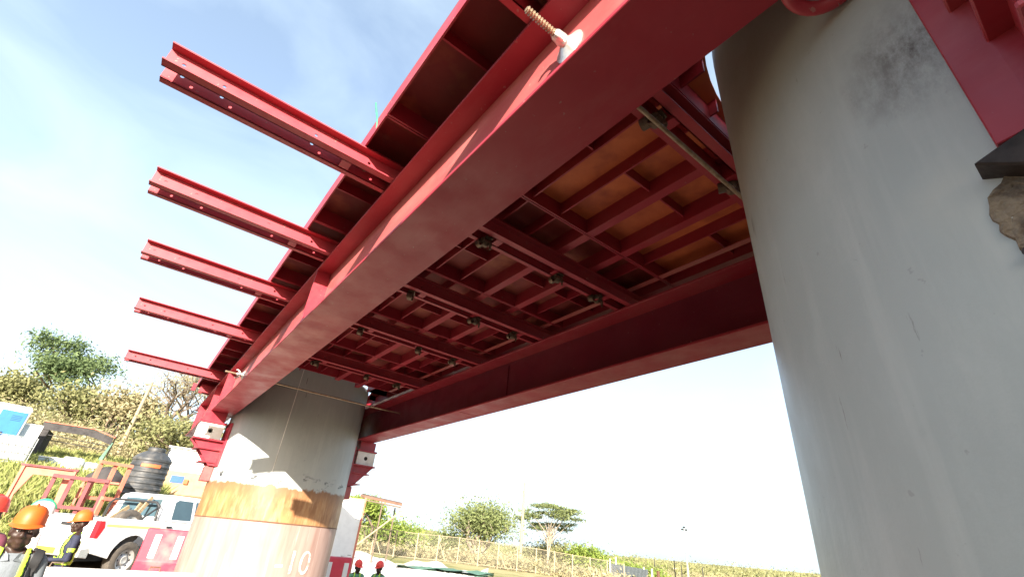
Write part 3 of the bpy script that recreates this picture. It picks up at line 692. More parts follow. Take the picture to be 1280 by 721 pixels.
scrub('far_trees', 'low green tree line along the far horizon', 'trees', 46000, (25, 75), (150, 420), .45, 'leaf_olive', .8, 89, 80, 2.6)
scrub('fence_reeds', 'dry reeds and weeds along the wire fence', 'reeds', 14000, (20, 50), (46, 55), .16, 'leaf_dry', 1.5, 91, 40, .6)
def grass():
    g = np.random.default_rng(5); vs = []; fs = []
    for i in range(26000):
        az = g.uniform(-11, 3.5); d = 16.5+ (g.uniform()**1.2)*19; x, y = polar(az, d); z = ground_z(x, y)
        h = g.uniform(.18, .5); a = g.uniform(0, 6.28); wv = .012+.0005*d; l = g.normal(size=2)*.14
        dx, dy = math.cos(a)*wv, math.sin(a)*wv; k = len(vs)
        vs += [(x-dx, y-dy, z-.02), (x+dx, y+dy, z-.02), (x+l[0]*.4+dx*.5, y+l[1]*.4+dy*.5, z+h*.6), (x+l[0], y+l[1], z+h)]; fs += [(k, k+1, k+2), (k, k+2, k+3)]
    me = bpy.data.meshes.new('grass'); me.from_pydata(vs, [], fs); me.materials.append(M['grass'])
    tag(link('grass', me), 'tall yellow green grass on the bank behind the pickup', 'grass', kind='stuff')
grass()

# ------------------------------------------------------------------ pickup truck (local x forward, y left)
def wheel(parent, x, y, r=.37, wd=.23, spare=False):
    t = MB().lathe([(r*.60, -wd/2), (r*.80, -wd/2-.012), (r*.96, -wd/2+.012), (r, -wd*.32), (r, wd*.32), (r*.96, wd/2-.012), (r*.80, wd/2+.012), (r*.60, wd/2), (r*.58, 0)], 32, (0, 0, 0), 'y', closed=True)
    o = link('wheel', t.mesh('wheel', M['tyre']), parent, (x, y, r)); smooth_all(o.data, 40)
    rm = MB().lathe([(.02, -.075), (.07, -.085), (r*.34, -.045), (r*.50, -.085), (r*.60, -.10), (r*.60, .10), (.02, .06)], 28, (0, 0, 0), 'y'); ro = rm.build('rim', M['rim'], o); smooth_all(ro.data, 35)
    hs = MB().lathe([(.020, -.002), (.020, .004)], 10, (0, 0, 0), 'y').mesh('vent_hole', M['black'])
    for k in range(8): a = k*math.pi/4; link('vent_hole', hs, o, (r*.42*math.cos(a), -.071, r*.42*math.sin(a)))
    return o
def pickup():
    x0, y0 = -.05, 14.35; o = thing('pickup_truck', 'white double cab pickup parked with its loaded bed towards us', 'pickup', (x0, y0, ground_z(.6, 15.0)-.01), R(41))
    L_, W = 5.2, 1.78; yr = 0.0       # right side at local y = 0, body extends to +y (left)
    def side(y):
        arch = lambda c, r: [(c-r*math.cos(t), .40+r*math.sin(t)) for t in [math.pi*k/12 for k in range(13)]]
        pts = [(.06, .50)]+[p for p in arch(.98, .47)]+[(1.6, .36), (3.55, .36)]+arch(4.08, .47)+[(5.15, .45), (5.2, .8), (5.05, 1.02), (3.9, 1.14), (1.56, 1.19), (.03, 1.19), (0, .8)]
        return MB().prism(pts, 'y', y-.03 if y > 1 else y, y if y > 1 else y+.03)
    side(0).build('side_panel', M['car'], o, bevel=.008); side(W).build('side_panel', M['car'], o, bevel=.008)
    MB().box(.035, 1.53, .032, W-.032, .60, .64).build('bed_floor', M['black'], o)
    for ya, yb in ((.032, .09), (W-.09, W-.032)): MB().box(.05, 1.53, ya, yb, 1.13, 1.185).build('bed_rail', M['greyframe'], o, bevel=.006)
    tg = MB().box(0, .06, .035, W-.035, .60, 1.17).build('tailgate', M['car'], o, bevel=.012)
    MB().box(-.02, -.002, .75, 1.03, .98, 1.04).build('handle', M['black'], tg)
    MB().box(-.006, -.001, .35, 1.45, .80, .83).build('pressed_line', M['white_dirty'], tg)
    bp = MB().prism([(-.17, .42), (-.17, .57), (-.02, .60), (.05, .60), (.05, .40)], 'y', .02, W-.02).build('rear_bumper', M['galv'], o, bevel=.012)
    MB().box(-.181, -.172, .66, 1.14, .45, .56).build('number_plate', M['yellow'], o)
    for ya, yb in ((-.005, .13), (W-.13, W+.005)):
        MB().prism([(-.012, .78), (-.012, 1.12), (.09, 1.12), (.14, 1.0), (.07, .78)], 'y', ya, yb).build('tail_light', M['tail'], o, bevel=.006)
    MB().box(.16, 1.55, -.006, -.001, 1.02, 1.065).build('side_stripe', M['cream'], o)
    MB().box(1.62, 3.7, -.006, -.001, .98, 1.02).build('side_stripe', M['cream'], o)
    # cab
    gh = [(1.56, 1.19), (1.66, 1.74), (1.85, 1.80), (2.95, 1.80), (3.15, 1.74), (3.85, 1.15)]
    cab = MB(); n = len(gh); vs = []
    for y, ins in ((.0, 0), (W, 0)):
        for x, z in gh:
            t = (z-1.19)/.61; vs.append((x, y+(.16*t if y == 0 else -.16*t), z))
    cab.add(vs, [tuple(range(n)), tuple(range(2*n-1, n-1, -1))]+[(i, i+n, (i+1) % n+n, (i+1) % n) for i in range(n)])
    cab.build('cab', M['car'], o, bevel=.03)
    def win(poly, side_):
        vs = []
        for x, z in poly:
            t = (z-1.19)/.61; yy = .16*t-.004; vs.append((x, yy if side_ == 0 else W-yy, z))
        for x, z in poly:
            t = (z-1.19)/.61; yy = .16*t+.01; vs.append((x, yy if side_ == 0 else W-yy, z))
        k = len(poly); return MB().add(vs, [tuple(range(k)), tuple(range(2*k-1, k-1, -1))]+[(i, i+k, (i+1) % k+k, (i+1) % k) for i in range(k)])
    for s_ in (0, 1):
        win([(1.80, 1.25), (1.85, 1.64), (1.95, 1.70), (2.42, 1.70), (2.42, 1.25)], s_).build('side_window', M['glass'], o)
        win([(2.52, 1.25), (2.52, 1.70), (3.02, 1.70), (3.12, 1.66), (3.60, 1.25)], s_).build('side_window', M['glass'], o)
    MB().add([(1.572, .30, 1.28), (1.572, W-.30, 1.28), (1.645, W-.33, 1.68), (1.645, .33, 1.68), (1.60, .30, 1.28), (1.60, W-.30, 1.28), (1.67, W-.33, 1.68), (1.67, .33, 1.68)],
             [(0, 1, 2, 3), (7, 6, 5, 4), (0, 4, 5, 1), (1, 5, 6, 2), (2, 6, 7, 3), (3, 7, 4, 0)]).build('rear_window', M['glass'], o)
    for x in (2.50, 3.62): MB().box(x-.004, x+.004, -.003, .002, .45, 1.17).build('door_seam', M['black'], o)
    for x in (1.72, 2.62): MB().box(x, x+.16, -.02, -.003, 1.06, 1.10).build('door_handle', M['black'], o, bevel=.005)
    MB().box(3.86, 5.05, .031, W-.031, .62, 1.04).build('bonnet', M['car'], o, bevel=.03)
    MB().box(.06, 5.1, .25, W-.25, .34, .55).build('chassis', M['black'], o)
    MB().box(1.535, 1.60, .035, W-.035, .6, 1.18).build('bed_front', M['car'], o)
    for x in (.98, 4.08):
        for y in (.13, W-.13):
            w_ = wheel(o, x, y)
            if y > 1: w_.rotation_euler = (0, 0, math.pi)
    rb = MB(); rb.tube([(1.42, .10, 1.18), (1.42, .14, 1.52), (1.42, .26, 1.60), (1.42, W-.26, 1.60), (1.42, W-.14, 1.52), (1.42, W-.10, 1.18)], .03, 8)
    rb.tube([(1.42, .14, 1.50), (1.0, .08, 1.19)], .022, 8); q = rb.build('roll_bar', M['black'], o); smooth_all(q.data, 50)
    return o
truck = pickup()
TM = Matrix.Translation(truck.location) @ Matrix.Rotation(R(41), 4, 'Z')
def on_truck(x, y, z): return tuple(TM @ Vector((x, y, z)))
sp = thing('spare_wheel', 'dusty spare wheel leaning in the pickup bed', 'wheel', on_truck(.95, .34, .645), R(41))
ws = wheel(sp, 0, 0); ws.rotation_euler = (R(-14), 0, 0)
for k, (xa, za, xb, zb, y) in enumerate(((.95, .66, 1.52, 1.72, .55), (1.12, .66, 1.49, 1.60, .75), (.5, .66, 1.49, 1.45, 1.1))):
    p, q = Vector((xa, y, za)), Vector((xb, y, zb)); d = (q-p); a = math.atan2(d.x, d.z)
    b = MB().obox((0, 0, d.length/2), (.09, .035, d.length), Matrix.Identity(3)).build('timber_plank', M['wood'], None, on_truck(*p), (0, a, 0))
    b.rotation_euler = (Matrix.Rotation(R(41), 3, 'Z') @ Matrix.Rotation(a, 3, 'Y')).to_euler()
    tag(b, ['long brown plank propped against the pickup cab, nearest us', 'middle brown plank propped inside the pickup bed', 'farthest brown plank propped inside the pickup bed'][k], 'plank', 'planks in the pickup bed')
sk = thing('sack', 'pale crumpled sack lying in the pickup bed beside the spare wheel', 'sack', on_truck(.45, .9, .645), R(41))
sm = MB().lathe([(.05, 0), (.28, .03), (.34, .16), (.27, .34), (.14, .46), (.10, .50), (.13, .56)], 18); q = sm.build('body', M['white_dirty'], sk)
for v in q.data.vertices: v.co.x *= 1.3; v.co += Vector((math.sin(v.co.z*17+v.co.y*9), math.cos(v.co.x*15), 0))*.025
smooth_all(q.data, 60); MB().tube([(0, 0, .485), (.0, 0, .505)], .115, 12).build('tie', M['wood'], sk)

# ------------------------------------------------------------------ barriers
def barrier(label, az, d, rz, H=1.15, Lx=1.5, dz=0):
    o = thing('road_barrier', label, 'barrier', gp(az, d, dz), R(rz), 'red plastic barriers')
    prof = [(-.28, 0), (.28, 0), (.28, H*.42), (.20, H*.48), (.12, H*.56), (.10, H-.03), (.07, H), (-.07, H), (-.10, H-.03), (-.12, H*.56), (-.20, H*.48), (-.28, H*.42)]
    MB().prism(prof, 'x', -Lx/2, Lx/2).build('body', M['plastic_red'], o, bevel=.015)
    sm_ = MB().prism([(-.129, H*.60), (-.121, H*.92), (-.094, H*.92), (-.094, H*.60)], 'x', -.05, .05).mesh('slot', M['white'], bevel=.004)
    for x in (-.55, -.2, .2, .55): link('slot', sm_, o, (x, 0, 0))
    MB().lathe([(.05, 0), (.05, .03)], 14, (Lx*.35, 0, H-.001)).build('filler_cap', M['white_dirty'], o)
    return o
barrier('red plastic barrier between the pickup and the far pier', 7.1, 11.5, -8, 1.16)
barrier('red plastic barrier behind the right foot of the far pier', 18.75, 12.2, -12, 1.28, 1.3)
# pale concrete block in front of the man in navy
cb = thing('concrete_barrier', 'pale concrete barrier across the bottom left, in front of the navy worker', 'barrier', (-.05, 8.0, 0), R(-4))
MB().prism([(-.30, 0), (.30, 0), (.28, .22), (.12, .5), (.09, 1.06), (.07, 1.085), (-.07, 1.085), (-.09, 1.06), (-.12, .5), (-.28, .22)], 'x', -.62, 1.2).build('body', M['concrete'], cb, bevel=.012)
for x in (-.2, .75): MB().tube([(x-.06, 0, 1.07), (x-.05, 0, 1.13), (x+.05, 0, 1.13), (x+.06, 0, 1.07)], .009, 6).build('lifting_loop', M['rustmetal'], cb)

# ------------------------------------------------------------------ yard behind the pickup
def frame_hex(label, az, d, rz, Wd, Ht):
    o = thing('formwork_frame', label, 'frame', gp(az, d, -.02), R(rz), 'brick red formwork frames behind the pickup')
    b = Ht*.2; hexa = [(-Wd*.34, b), (Wd*.28, b), (Wd*.36, b+Ht*.25), (Wd*.30, Ht*.88), (-Wd*.24, Ht*.88), (-Wd*.38, Ht*.55)]
    bm = bmesh.new(); es = []
    for lp in ([(-Wd/2, 0), (Wd/2, 0), (Wd/2, Ht), (-Wd/2, Ht)], hexa):
        vs = [bm.verts.new((p[0], 0, p[1])) for p in lp]; es += [bm.edges.new((vs[i], vs[(i+1) % len(vs)])) for i in range(len(vs))]
    bmesh.ops.triangle_fill(bm, use_beauty=True, edges=es); g = bmesh.ops.extrude_face_region(bm, geom=list(bm.faces))
    bmesh.ops.translate(bm, vec=(0, .06, 0), verts=[e for e in g['geom'] if isinstance(e, bmesh.types.BMVert)]); bm.verts.index_update()
    MB().add([v.co[:] for v in bm.verts], [tuple(v.index for v in f.verts) for f in bm.faces]).build('plate', M['salmon'], o); bm.free()
    MB().box(-Wd/2-.02, Wd/2+.02, -.05, .11, Ht, Ht+.05).build('top_rail', M['maroon'], o)
    for x in (-Wd/2+.04, Wd/2-.04): MB().box(x-.03, x+.03, -.04, -.002, 0, Ht).build('upright', M['salmon'], o)
frame_hex('brick red steel frame with a six sided opening, in the grass', -5.2, 18.0, -6, 1.15, 1.5)
def frame_ladder(label, az, d, rz, Wd, Ht, n, mt):
    o = thing('formwork_frame', label, 'frame', gp(az, d, -.02), R(rz), 'brick red formwork frames behind the pickup')
    for z in (.05, Ht*.5, Ht-.05): MB().box(-Wd/2, Wd/2, 0, .06, z-.04, z+.04).build('rail', mt, o)
    for k in range(n):
        x = -Wd/2+.04+(Wd-.08)*k/(n-1); MB().box(x-.045, x+.045, .061, .13, 0, Ht).build('upright', mt, o)
frame_ladder('maroon ladder like steel frame right of the six sided frame', -2.9, 17.6, -4, 1.2, 1.5, 4, M['maroon'])
frame_ladder('brick red frame standing just left of the water tank', -.9, 17.9, 22, .8, 1.9, 3, M['salmon'])
frame_ladder('small brick red frame leaning behind the pickup bed', .5, 17.2, 30, .9, 1.2, 3, M['salmon'])
# heap of dark sacking on the frame
hp = MB(); g = np.random.default_rng(4)
vs = []; n = 16
for i, (rr_, z) in enumerate(((.42, 0), (.40, .14), (.30, .26), (.16, .36), (.02, .38))):
    for k in range(n): a = 2*math.pi*k/n; q = rr_*(1+.18*g.uniform(-1, 1)); vs.append((q*math.cos(a), q*.7*math.sin(a), z+.03*g.uniform(-1, 1)))
fs = [(i*n+k, i*n+(k+1) % n, (i+1)*n+(k+1) % n, (i+1)*n+k) for i in range(4) for k in range(n)]+[tuple(range(n-1, -1, -1)), tuple(4*n+k for k in range(n))]
zt = ground_z(*polar(-1.3, 19.2)); so_ = thing('steel_table', 'brick red trestle carrying a dark heap, left of the water tank', 'trestle', (*polar(-1.3, 19.2), zt))
MB().box(-.5, .5, -.35, .35, .88, .94).build('top', M['salmon'], so_)
for sx in (-.44, .44):
    for sy in (-.3, .3): MB().box(sx-.03, sx+.03, sy-.03, sy+.03, -.1, .88).build('leg', M['salmon'], so_)
q = hp.add(vs, fs).build('heap_of_sacking', M['tarp_dark'], None, (*polar(-1.3, 19.2), zt+.94)); smooth_all(q.data, 50); tag(q, 'dark brown heap of sacking on top of the red trestle', 'sacking')

def water_tank():
    o = thing('water_tank', 'black ribbed plastic water tank with orange label, behind the pickup', 'tank', gp(1.5, 20.3), 0)
    r = .56; prof = [(.02, 0), (r, 0)]
    z = .05
    while z < 1.35: prof += [(r, z), (r-.018, z+.03), (r-.018, z+.10), (r, z+.13)]; z += .17
    prof += [(r, 1.43), (r*.8, 1.56), (r*.45, 1.68), (.24, 1.72), (.24, 1.72)]
    q = MB().lathe(prof, 40).build('body', M['tank'], o); smooth_all(q.data, 30)
    q = MB().lathe([(.26, 1.70), (.26, 1.77), (.22, 1.80), (.02, 1.81)], 28).build('lid', M['tank'], o); smooth_all(q.data, 30)
    vs = []; fs = []
    for i in range(9):
        a = R(-118+7*i)
        for rr_, z in ((r-.005, 1.16), (r+.006, 1.16), (r+.006, 1.26), (r-.005, 1.26)): vs.append((rr_*math.cos(a), rr_*math.sin(a), z))
    for i in range(8):
        for k in range(4): p = (k+1) % 4; fs.append((i*4+k, i*4+p, (i+1)*4+p, (i+1)*4+k))
    fs += [(0, 3, 2, 1), (32, 33, 34, 35)]; MB().add(vs, fs).build('label_strip', M['orange_label'], o)
    MB().tube([(.30, -.2, 1.60), (.34, -.26, 1.78), (.28, -.3, 1.84)], .03, 8).build('inlet_pipe', M['tank'], o)
water_tank()
def cabin():
    o = thing('site_cabin', 'white site cabin with brown lower wall, behind the water tank', 'cabin', gp(5.2, 24.5, -.3), R(-6))
    MB().box(-1.15, 2.6, 0, 2.2, 1.15, 2.0).build('upper_wall', M['white'], o, bevel=.01)
    MB().box(-1.14, 2.59, .01, 2.19, 0, 1.149).build('lower_wall', M['cardboard'], o)
    MB().box(-1.25, 2.7, -.1, 2.3, 2.001, 2.06).build('roof', M['white_dirty'], o, bevel=.01)
    MB().box(-.75, -.30, -.012, -.002, .72, .98).build('sign', M['bluesign'], o)
    MB().box(-.27, -.12, -.08, -.002, .70, .88).build('warning_light', M['orange_label'], o, bevel=.01)
cabin()
def toilet():
    o = thing('portable_toilet', 'blue and white portable toilet at the left edge', 'toilet', gp(-9.35, 28.0, -.05), R(10))
    MB().box(-.55, .55, 0, 1.1, .12, 2.0).build('body', M['white'], o, bevel=.02)
    MB().box(-.58, .58, -.03, 1.13, 0, .118).build('base', M['greyframe'], o)
    MB().prism([(-.6, 2.001), (.6, 2.001), (.5, 2.16), (-.5, 2.16)], 'y', -.05, 1.15).build('roof', M['white'], o, bevel=.02)
    dr = MB().box(-.30, .50, -.03, -.002, .18, 1.93).build('door', M['blue'], o, bevel=.008)
    sl_ = MB().box(-.15, .15, -.008, 0, -.012, .012).mesh('louvre', M['bluesign'])
    for k in range(4): link('louvre', sl_, dr, (.22, -.031, 1.58+.06*k))
    for k in range(3): link('louvre', sl_, dr, (.22, -.031, .5+.06*k))
    MB().box(-.0, .05, -.06, -.031, .98, 1.1).build('handle', M['black'], dr)
    MB().box(.51, .56, -.02, -.001, .14, 1.98).build('corner_post', M['greyframe'], o)
toilet()
def cabinet():
    o = thing('steel_cabinet', 'white framed cabinet right beside the blue toilet', 'cabinet', gp(-7.75, 28.2, -.05), R(6))
    MB().box(-.36, .36, 0, .5, 0, 1.55).build('body', M['paleblue'], o)
    for x in (-.36, .30): MB().box(x, x+.06, -.02, -.001, 0, 1.55).build('frame_post', M['white'], o)
    for z in (0, .75, 1.49): MB().box(-.299, .299, -.02, -.001, z, z+.06).build('frame_rail', M['white'], o)
cabinet()
def ibc():
    o = thing('caged_tank', 'grey caged liquid tank below the blue toilet', 'tank', gp(-8.1, 25.6, .02), R(8))
    MB().box(-.5, .5, 0, 1.0, .16, 1.08).build('bottle', M['white_dirty'], o, bevel=.05)
    MB().box(-.58, .58, -.06, 1.06, 0, .12).build('pallet', M['greyframe'], o)
    for x in np.linspace(-.54, .54, 7): MB().tube([(x, -.04, .12), (x, -.04, 1.12)], .012, 6).build('cage_bar', M['greyframe'], o)
    for z in (.3, .55, .8, 1.1): MB().tube([(-.55, -.045, z), (.55, -.045, z)], .012, 6).build('cage_bar', M['greyframe'], o)
    for y in np.linspace(.1, 1.0, 5): MB().tube([(.55, y, .12), (.55, y, 1.12)], .012, 6).build('cage_bar', M['greyframe'], o)
ibc()
def shelter():
    b = gp(-4.6, 30.5); o = thing('low_shelter', 'low open shelter with dark sagging roof sheet on the bank', 'shelter', b, R(-2))
    W_ = 2.7; z = 1.35
    vs = []; fs = []; xs = np.linspace(-W_/2, W_/2, 9)
    for k, x in enumerate(xs):
        sag = -.22*max(0, (x-.35)/(W_/2-.35))**1.3 if x > .35 else 0
        for yy, dz in ((-.05, .30), (-.05, .33), (1.6, .52), (1.6, .49)): vs.append((x, yy, z+dz+sag))
    for k in range(8):
        for j in range(4): p = (j+1) % 4; fs.append((k*4+j, k*4+p, (k+1)*4+p, (k+1)*4+j))
    fs += [(0, 3, 2, 1), (32, 33, 34, 35)]; MB().add(vs, fs).build('roof_sheet', M['tarp_dark'], o)
    vs = []; fs = []
    for k, x in enumerate(xs):
        sag = -.25*max(0, (x-.35)/(W_/2-.35))**1.3 if x > .35 else 0
        for yy, dz in ((-.08, -.02), (-.08, .29), (-.04, .29), (-.04, -.02)): vs.append((x, yy, z+dz+sag))
    for k in range(8):
        for j in range(4): p = (j+1) % 4; fs.append((k*4+j, k*4+p, (k+1)*4+p, (k+1)*4+j))
    fs += [(0, 3, 2, 1), (32, 33, 34, 35)]; MB().add(vs, fs).build('front_beam', M['tarp_dark'], o)
    MB().tube([(-W_/2, -.1, z+.32), (.5, -.1, z+.32), (W_/2+.05, -.1, z+.08)], .03, 6).build('edge_pole', M['salmon'], o)
    MB().box(-W_/2-.02, -W_/2+.3, -.05, 1.5, 0, z).build('side_sheet', M['tarp_dark'], o)
    for zz in (z-.22, z-.42): MB().tube([(-W_/2+.3, 0, zz), (W_/2, 0, zz-.1)], .018, 6).build('rail', M['tarp_dark'], o)
    for x in (-W_/2+.05, W_/2-.05): MB().tube([(x, 1.5, -.1), (x, 1.5, z+.45)], .04, 6).build('post', M['wood'], o)
    MB().add([(W_/2, -.06, z-.15), (W_/2+.06, -.06, z-.15), (W_/2-.1, -.2, -.25), (W_/2-.34, -.2, -.25), (W_/2, .0, z-.15), (W_/2+.06, .0, z-.15), (W_/2-.1, -.14, -.25), (W_/2-.34, -.14, -.25)],
             [(0, 1, 2, 3), (7, 6, 5, 4), (0, 4, 5, 1), (1, 5, 6, 2), (2, 6, 7, 3), (3, 7, 4, 0)]).build('hanging_tarp', M['tarp_green'], o)
shelter()
def drum(label, az, d, r, h, mt):
    o = thing('plastic_drum', label, 'drum', gp(az, d, .0), 0, 'pale drums below the shelter')
    q = MB().lathe([(.02, 0), (r*.9, 0), (r, .05), (r*1.0, h*.33), (r*1.03, h*.36), (r, h*.4), (r, h*.64), (r*1.03, h*.67), (r, h*.71), (r, h-.06), (r*.92, h), (.02, h)], 24).build('body', mt, o); smooth_all(q.data, 40)
    MB().lathe([(.05, 0), (.05, .03)], 12, (r*.5, 0, h)).build('cap', M['greyframe'], o)
drum('large white drum in front of the shelter, between two other pale drums', -4.0, 26.5, .34, .62, M['white'])
drum('smaller white drum right of the large white one', -2.75, 26.7, .27, .52, M['white'])
pb = thing('pale_crate', 'pale blue flat crate in the grass left of the white drums', 'crate', gp(-5.35, 26.8), R(-5)); MB().box(-.45, .45, 0, .5, 0, .45).build('body', M['paleblue'], pb, bevel=.02)
MB().box(-.47, .47, -.02, .52, .451, .50).build('lid', M['white_dirty'], pb, bevel=.01)
def pole(label, az, d, H, r, arms, mt='pole', group='poles', lean=0):
    o = thing('utility_pole', label, 'pole', gp(az, d, -.2), 0, group); r *= 1.25
    MB().tube([(0, 0, 0), (lean*H, 0, H)], [r, r*.7], 10).build('shaft', M[mt], o)
    for z, wd in arms:
        MB().box(-wd+lean*z, wd+lean*z, -.045, .045, z-.05, z+.05).build('crossarm', M['wood'], o)
        for s in (-1, 1): MB().lathe([(.03, 0), (.045, .05), (.03, .12)], 10, (s*wd*.85+lean*z, 0, z+.05)).build('insulator', M['white_dirty'], o)
    return o
pole('pale leaning utility pole with short crossarm, on the left bank', -1.3, 39, 5.1, .10, ((4.9, .35),), lean=.01)
pole('thin pale pole standing in front of the acacia', 39.3, 50, 7.7, .13, ((6.9, .22),))
for k, (az, d, H, r) in enumerate(((48.8, 70, 2.6, .09), (49.4, 70, 2.9, .09), (52.2, 68, 2.2, .10), (53.0, 68, 2.2, .11), (55.25, 95, 4.2, .09), (55.9, 96, 3.6, .07), (57.9, 92, 3.6, .08), (53.3, 92, 4.1, .07))):
    pole(['white post left of the grey iron fence', 'white post right next to the leftmost post of the iron fence', 'white post at the right end of the grey iron fence', 'thicker white post past the right end of the iron fence',
          'dark thin pole left of the floodlight mast', 'shorter dark pole just left of the floodlight mast', 'dark thin pole right of the floodlight mast', 'faint thin dark pole above the brown post'][k], az, d, H, r, ((H*.7, .35),) if k == 4 else (), 'white_dirty' if k < 4 else 'black', 'thin poles near the iron fence')
def mast():
    o = thing('floodlight_mast', 'tall thin floodlight mast on the right horizon', 'mast', gp(56.5, 90, -.2)); H = 8.9
    MB().tube([(0, 0, 0), (0, 0, H)], [.16, .11], 10).build('shaft', M['greyframe'], o)
    MB().tube([(-.5, 0, H), (.5, 0, H)], .04, 6).build('arm', M['greyframe'], o)
    lm = MB().prism([(-.2, -.12), (.2, -.12), (.14, .12), (-.14, .12)], 'y', -.14, .14).mesh('floodlight', M['black'])
    for x, z in ((-.48, -.1), (0, .25), (.48, -.1)): link('floodlight', lm, o, (x, 0, H+z))
mast()
def sheet_fence():
    a, b = Vector(gp(48.9, 62)), Vector(gp(52.6, 57)); o = thing('iron_sheet_fence', 'grey corrugated iron sheet fence on the right', 'fence', a, math.atan2((b-a).y, (b-a).x)); Ln = (b-a).length; n = 7
    zb = -.6
    for k in range(n):
        x0 = Ln*k/n; x1 = Ln*(k+1)/n-.02; pts = []; m_ = 16
        f = [(x0+(x1-x0)*i/m_, .03*math.sin(i*math.pi/2)) for i in range(m_+1)]
        poly = f+[(x, y+.012) for x, y in reversed(f)]; MB().prism(poly, 'z', zb, 1.75-.03*k).build('sheet', M['corr'], o)
    MB().box(0, Ln, .06, .1, 1.3, 1.38).build('rail', M['wood'], o)
    return o
sheet_fence()
bp_ = gp(53.6, 58, -.3); bo = thing('steel_post', 'rusty brown square post at the end of the iron fence', 'post', bp_); MB().box(-.14, .14, -.1, .1, 0, 2.15).build('shaft', M['iron_roof'], bo, bevel=.01); MB().box(-.17, .17, -.13, .13, 2.151, 2.2).build('cap', M['iron_roof'], bo)
hb = thing('tin_hut', 'low dark roofed hut far off past the brown post', 'hut', gp(54.9, 75, -.3), R(-40)); MB().box(-1.5, 1.5, -1, 1, 0, 1.0).build('wall', M['concrete'], hb); MB().prism([(-1.7, 1.001), (1.7, 1.001), (1.5, 1.3), (-1.5, 1.35)], 'y', -1.2, 1.2).build('roof', M['tarp_dark'], hb)
hb = thing('red_roof_hut', 'tiny brown roofed hut below the far hill', 'hut', gp(27.8, 150, .2), R(20)); MB().box(-2, 2, -1.4, 1.4, -.5, 1.2).build('wall', M['concrete'], hb); MB().prism([(-2.4, 1.201), (2.4, 1.201), (0, 2.3)], 'y', -1.7, 1.7).build('roof', M['iron_roof'], hb)
hb = thing('scrap_heap', 'low reddish scrap heap behind the fence, left of the iron sheets', 'heap', gp(48.0, 56), R(10))
MB().prism([(-1.2, 0), (1.2, 0), (.9, .45), (.2, .62), (-.6, .5)], 'y', -.5, .5).build('pile', M['maroon'], hb, bevel=.06); MB().box(-1.0, .8, -.6, -.501, .1, .3).build('beam', M['salmon'], hb)

def wire_fence():
    a, b = Vector(gp(21.2, 42.5)), Vector(gp(50.2, 50)); o = thing('wire_fence', 'long wire mesh fence running across the plain on the right', 'fence', a, math.atan2((b-a).y, (b-a).x)); Ln = (b-a).length
    c, s = math.cos(o.rotation_euler.z), math.sin(o.rotation_euler.z)
    zz = lambda x: ground_z(a.x+c*x, a.y+s*x)-a.z
    n = 15; H = 1.85; pm = MB().tube([(0, 0, -.15), (0, 0, H+.05)], .055, 8).mesh('post', M['pole'])
    xs = [Ln*k/(n-1) for k in range(n)]
    for x in xs: link('post', pm, o, (x, 0, zz(x)))
    for k in range(n-1):
        for h in (H-.02, .12): MB().tube([(xs[k], 0, zz(xs[k])+h), (xs[k+1], 0, zz(xs[k+1])+h)], .022, 6).build('rail', M['pole'], o)
    for k in (1, 4, 7, 10): MB().tube([(xs[k], 0, zz(xs[k])+H*.8), (xs[k]+.75, .0, zz(xs[k]+.75)+.05)], .035, 6).build('brace', M['pole'], o)
    mb = MB(); st = .14
    for k in range(int(Ln/st)):
        x = k*st
        for sg in (1, -1):
            x1 = x+sg*H*.7
            if 0 < x1 < Ln: mb.tube([(x, .002*sg, zz(x)+.02), (x1, .002*sg, zz(x1)+H)], .007, 3, cap=False)
    q = mb.build('wire_mesh', M['chain'], o); q['kind'] = 'stuff'
wire_fence()
def shed():
    o = thing('open_shed', 'open shed with brown sloping roof on thin posts, right of the far pier', 'shed', gp(23.5, 37, 0), R(-24))
    z = 3.45-o.location.z+.2
    MB().add([(-1.4, -.6, z+.22), (1.5, -.6, z-.06), (1.5, 1.4, z+.12), (-1.4, 1.4, z+.40), (-1.4, -.6, z+.40), (1.5, -.6, z+.10), (1.5, 1.4, z+.28), (-1.4, 1.4, z+.58)],
             [(0, 3, 2, 1), (4, 5, 6, 7), (0, 1, 5, 4), (1, 2, 6, 5), (2, 3, 7, 6), (3, 0, 4, 7)]).build('roof', M['iron_roof'], o)
    for x, y in ((-1.25, -.5), (.15, -.5), (1.1, 1.2), (-1.25, 1.2)): MB().tube([(x, y, -.2), (x, y, z-.1*(x+1.2)+.1)], .05, 8).build('post', M['bark'], o)
    MB().tube([(-1.25, -.5, .7), (1.6, -.5, z-.3)], .05, 6).build('brace', M['pole'], o)
    MB().tube([(-1.3, -.55, z+.1), (1.45, -.55, z-.15)], .045, 6).build('rafter', M['bark'], o)
shed()
def panel_white():
    o = thing('tall_board', 'tall white board with orange edge post, beside the far pier', 'board', gp(20.7, 16.2), R(-20)); gz = o.location.z; top = CZ+.92-gz
    MB().box(-.42, .30, 0, .05, 0, top).build('sheet', M['white'], o)
    MB().box(.305, .36, -.02, .06, 0, top+.05).build('edge_post', M['salmon'], o)
    MB().box(-.42, .30, -.012, -.001, top-.05, top).build('top_trim', M['cream'], o)
    for z in (.45, .55, 1.5, 1.6): MB().box(.16, .26, -.008, -.001, top-z-.01, top-z+.01).build('mark', M['greyframe'], o)
panel_white()
tp = thing('green_tarpaulin', 'green tarpaulin strip spread on the ground below the fence', 'tarpaulin', gp(31.5, 36), R(-32)); vs = []; fs = []
for i in range(13):
    for j in range(5):
        x, y = -3.2+6.4*i/12, -.9+1.8*j/4; vs.append((x, y, .12+.06*math.sin(i*1.7+j)+.05*math.cos(j*2+i)))
for i in range(12):
    for j in range(4): k = i*5+j; fs.append((k, k+1, k+6, k+5))
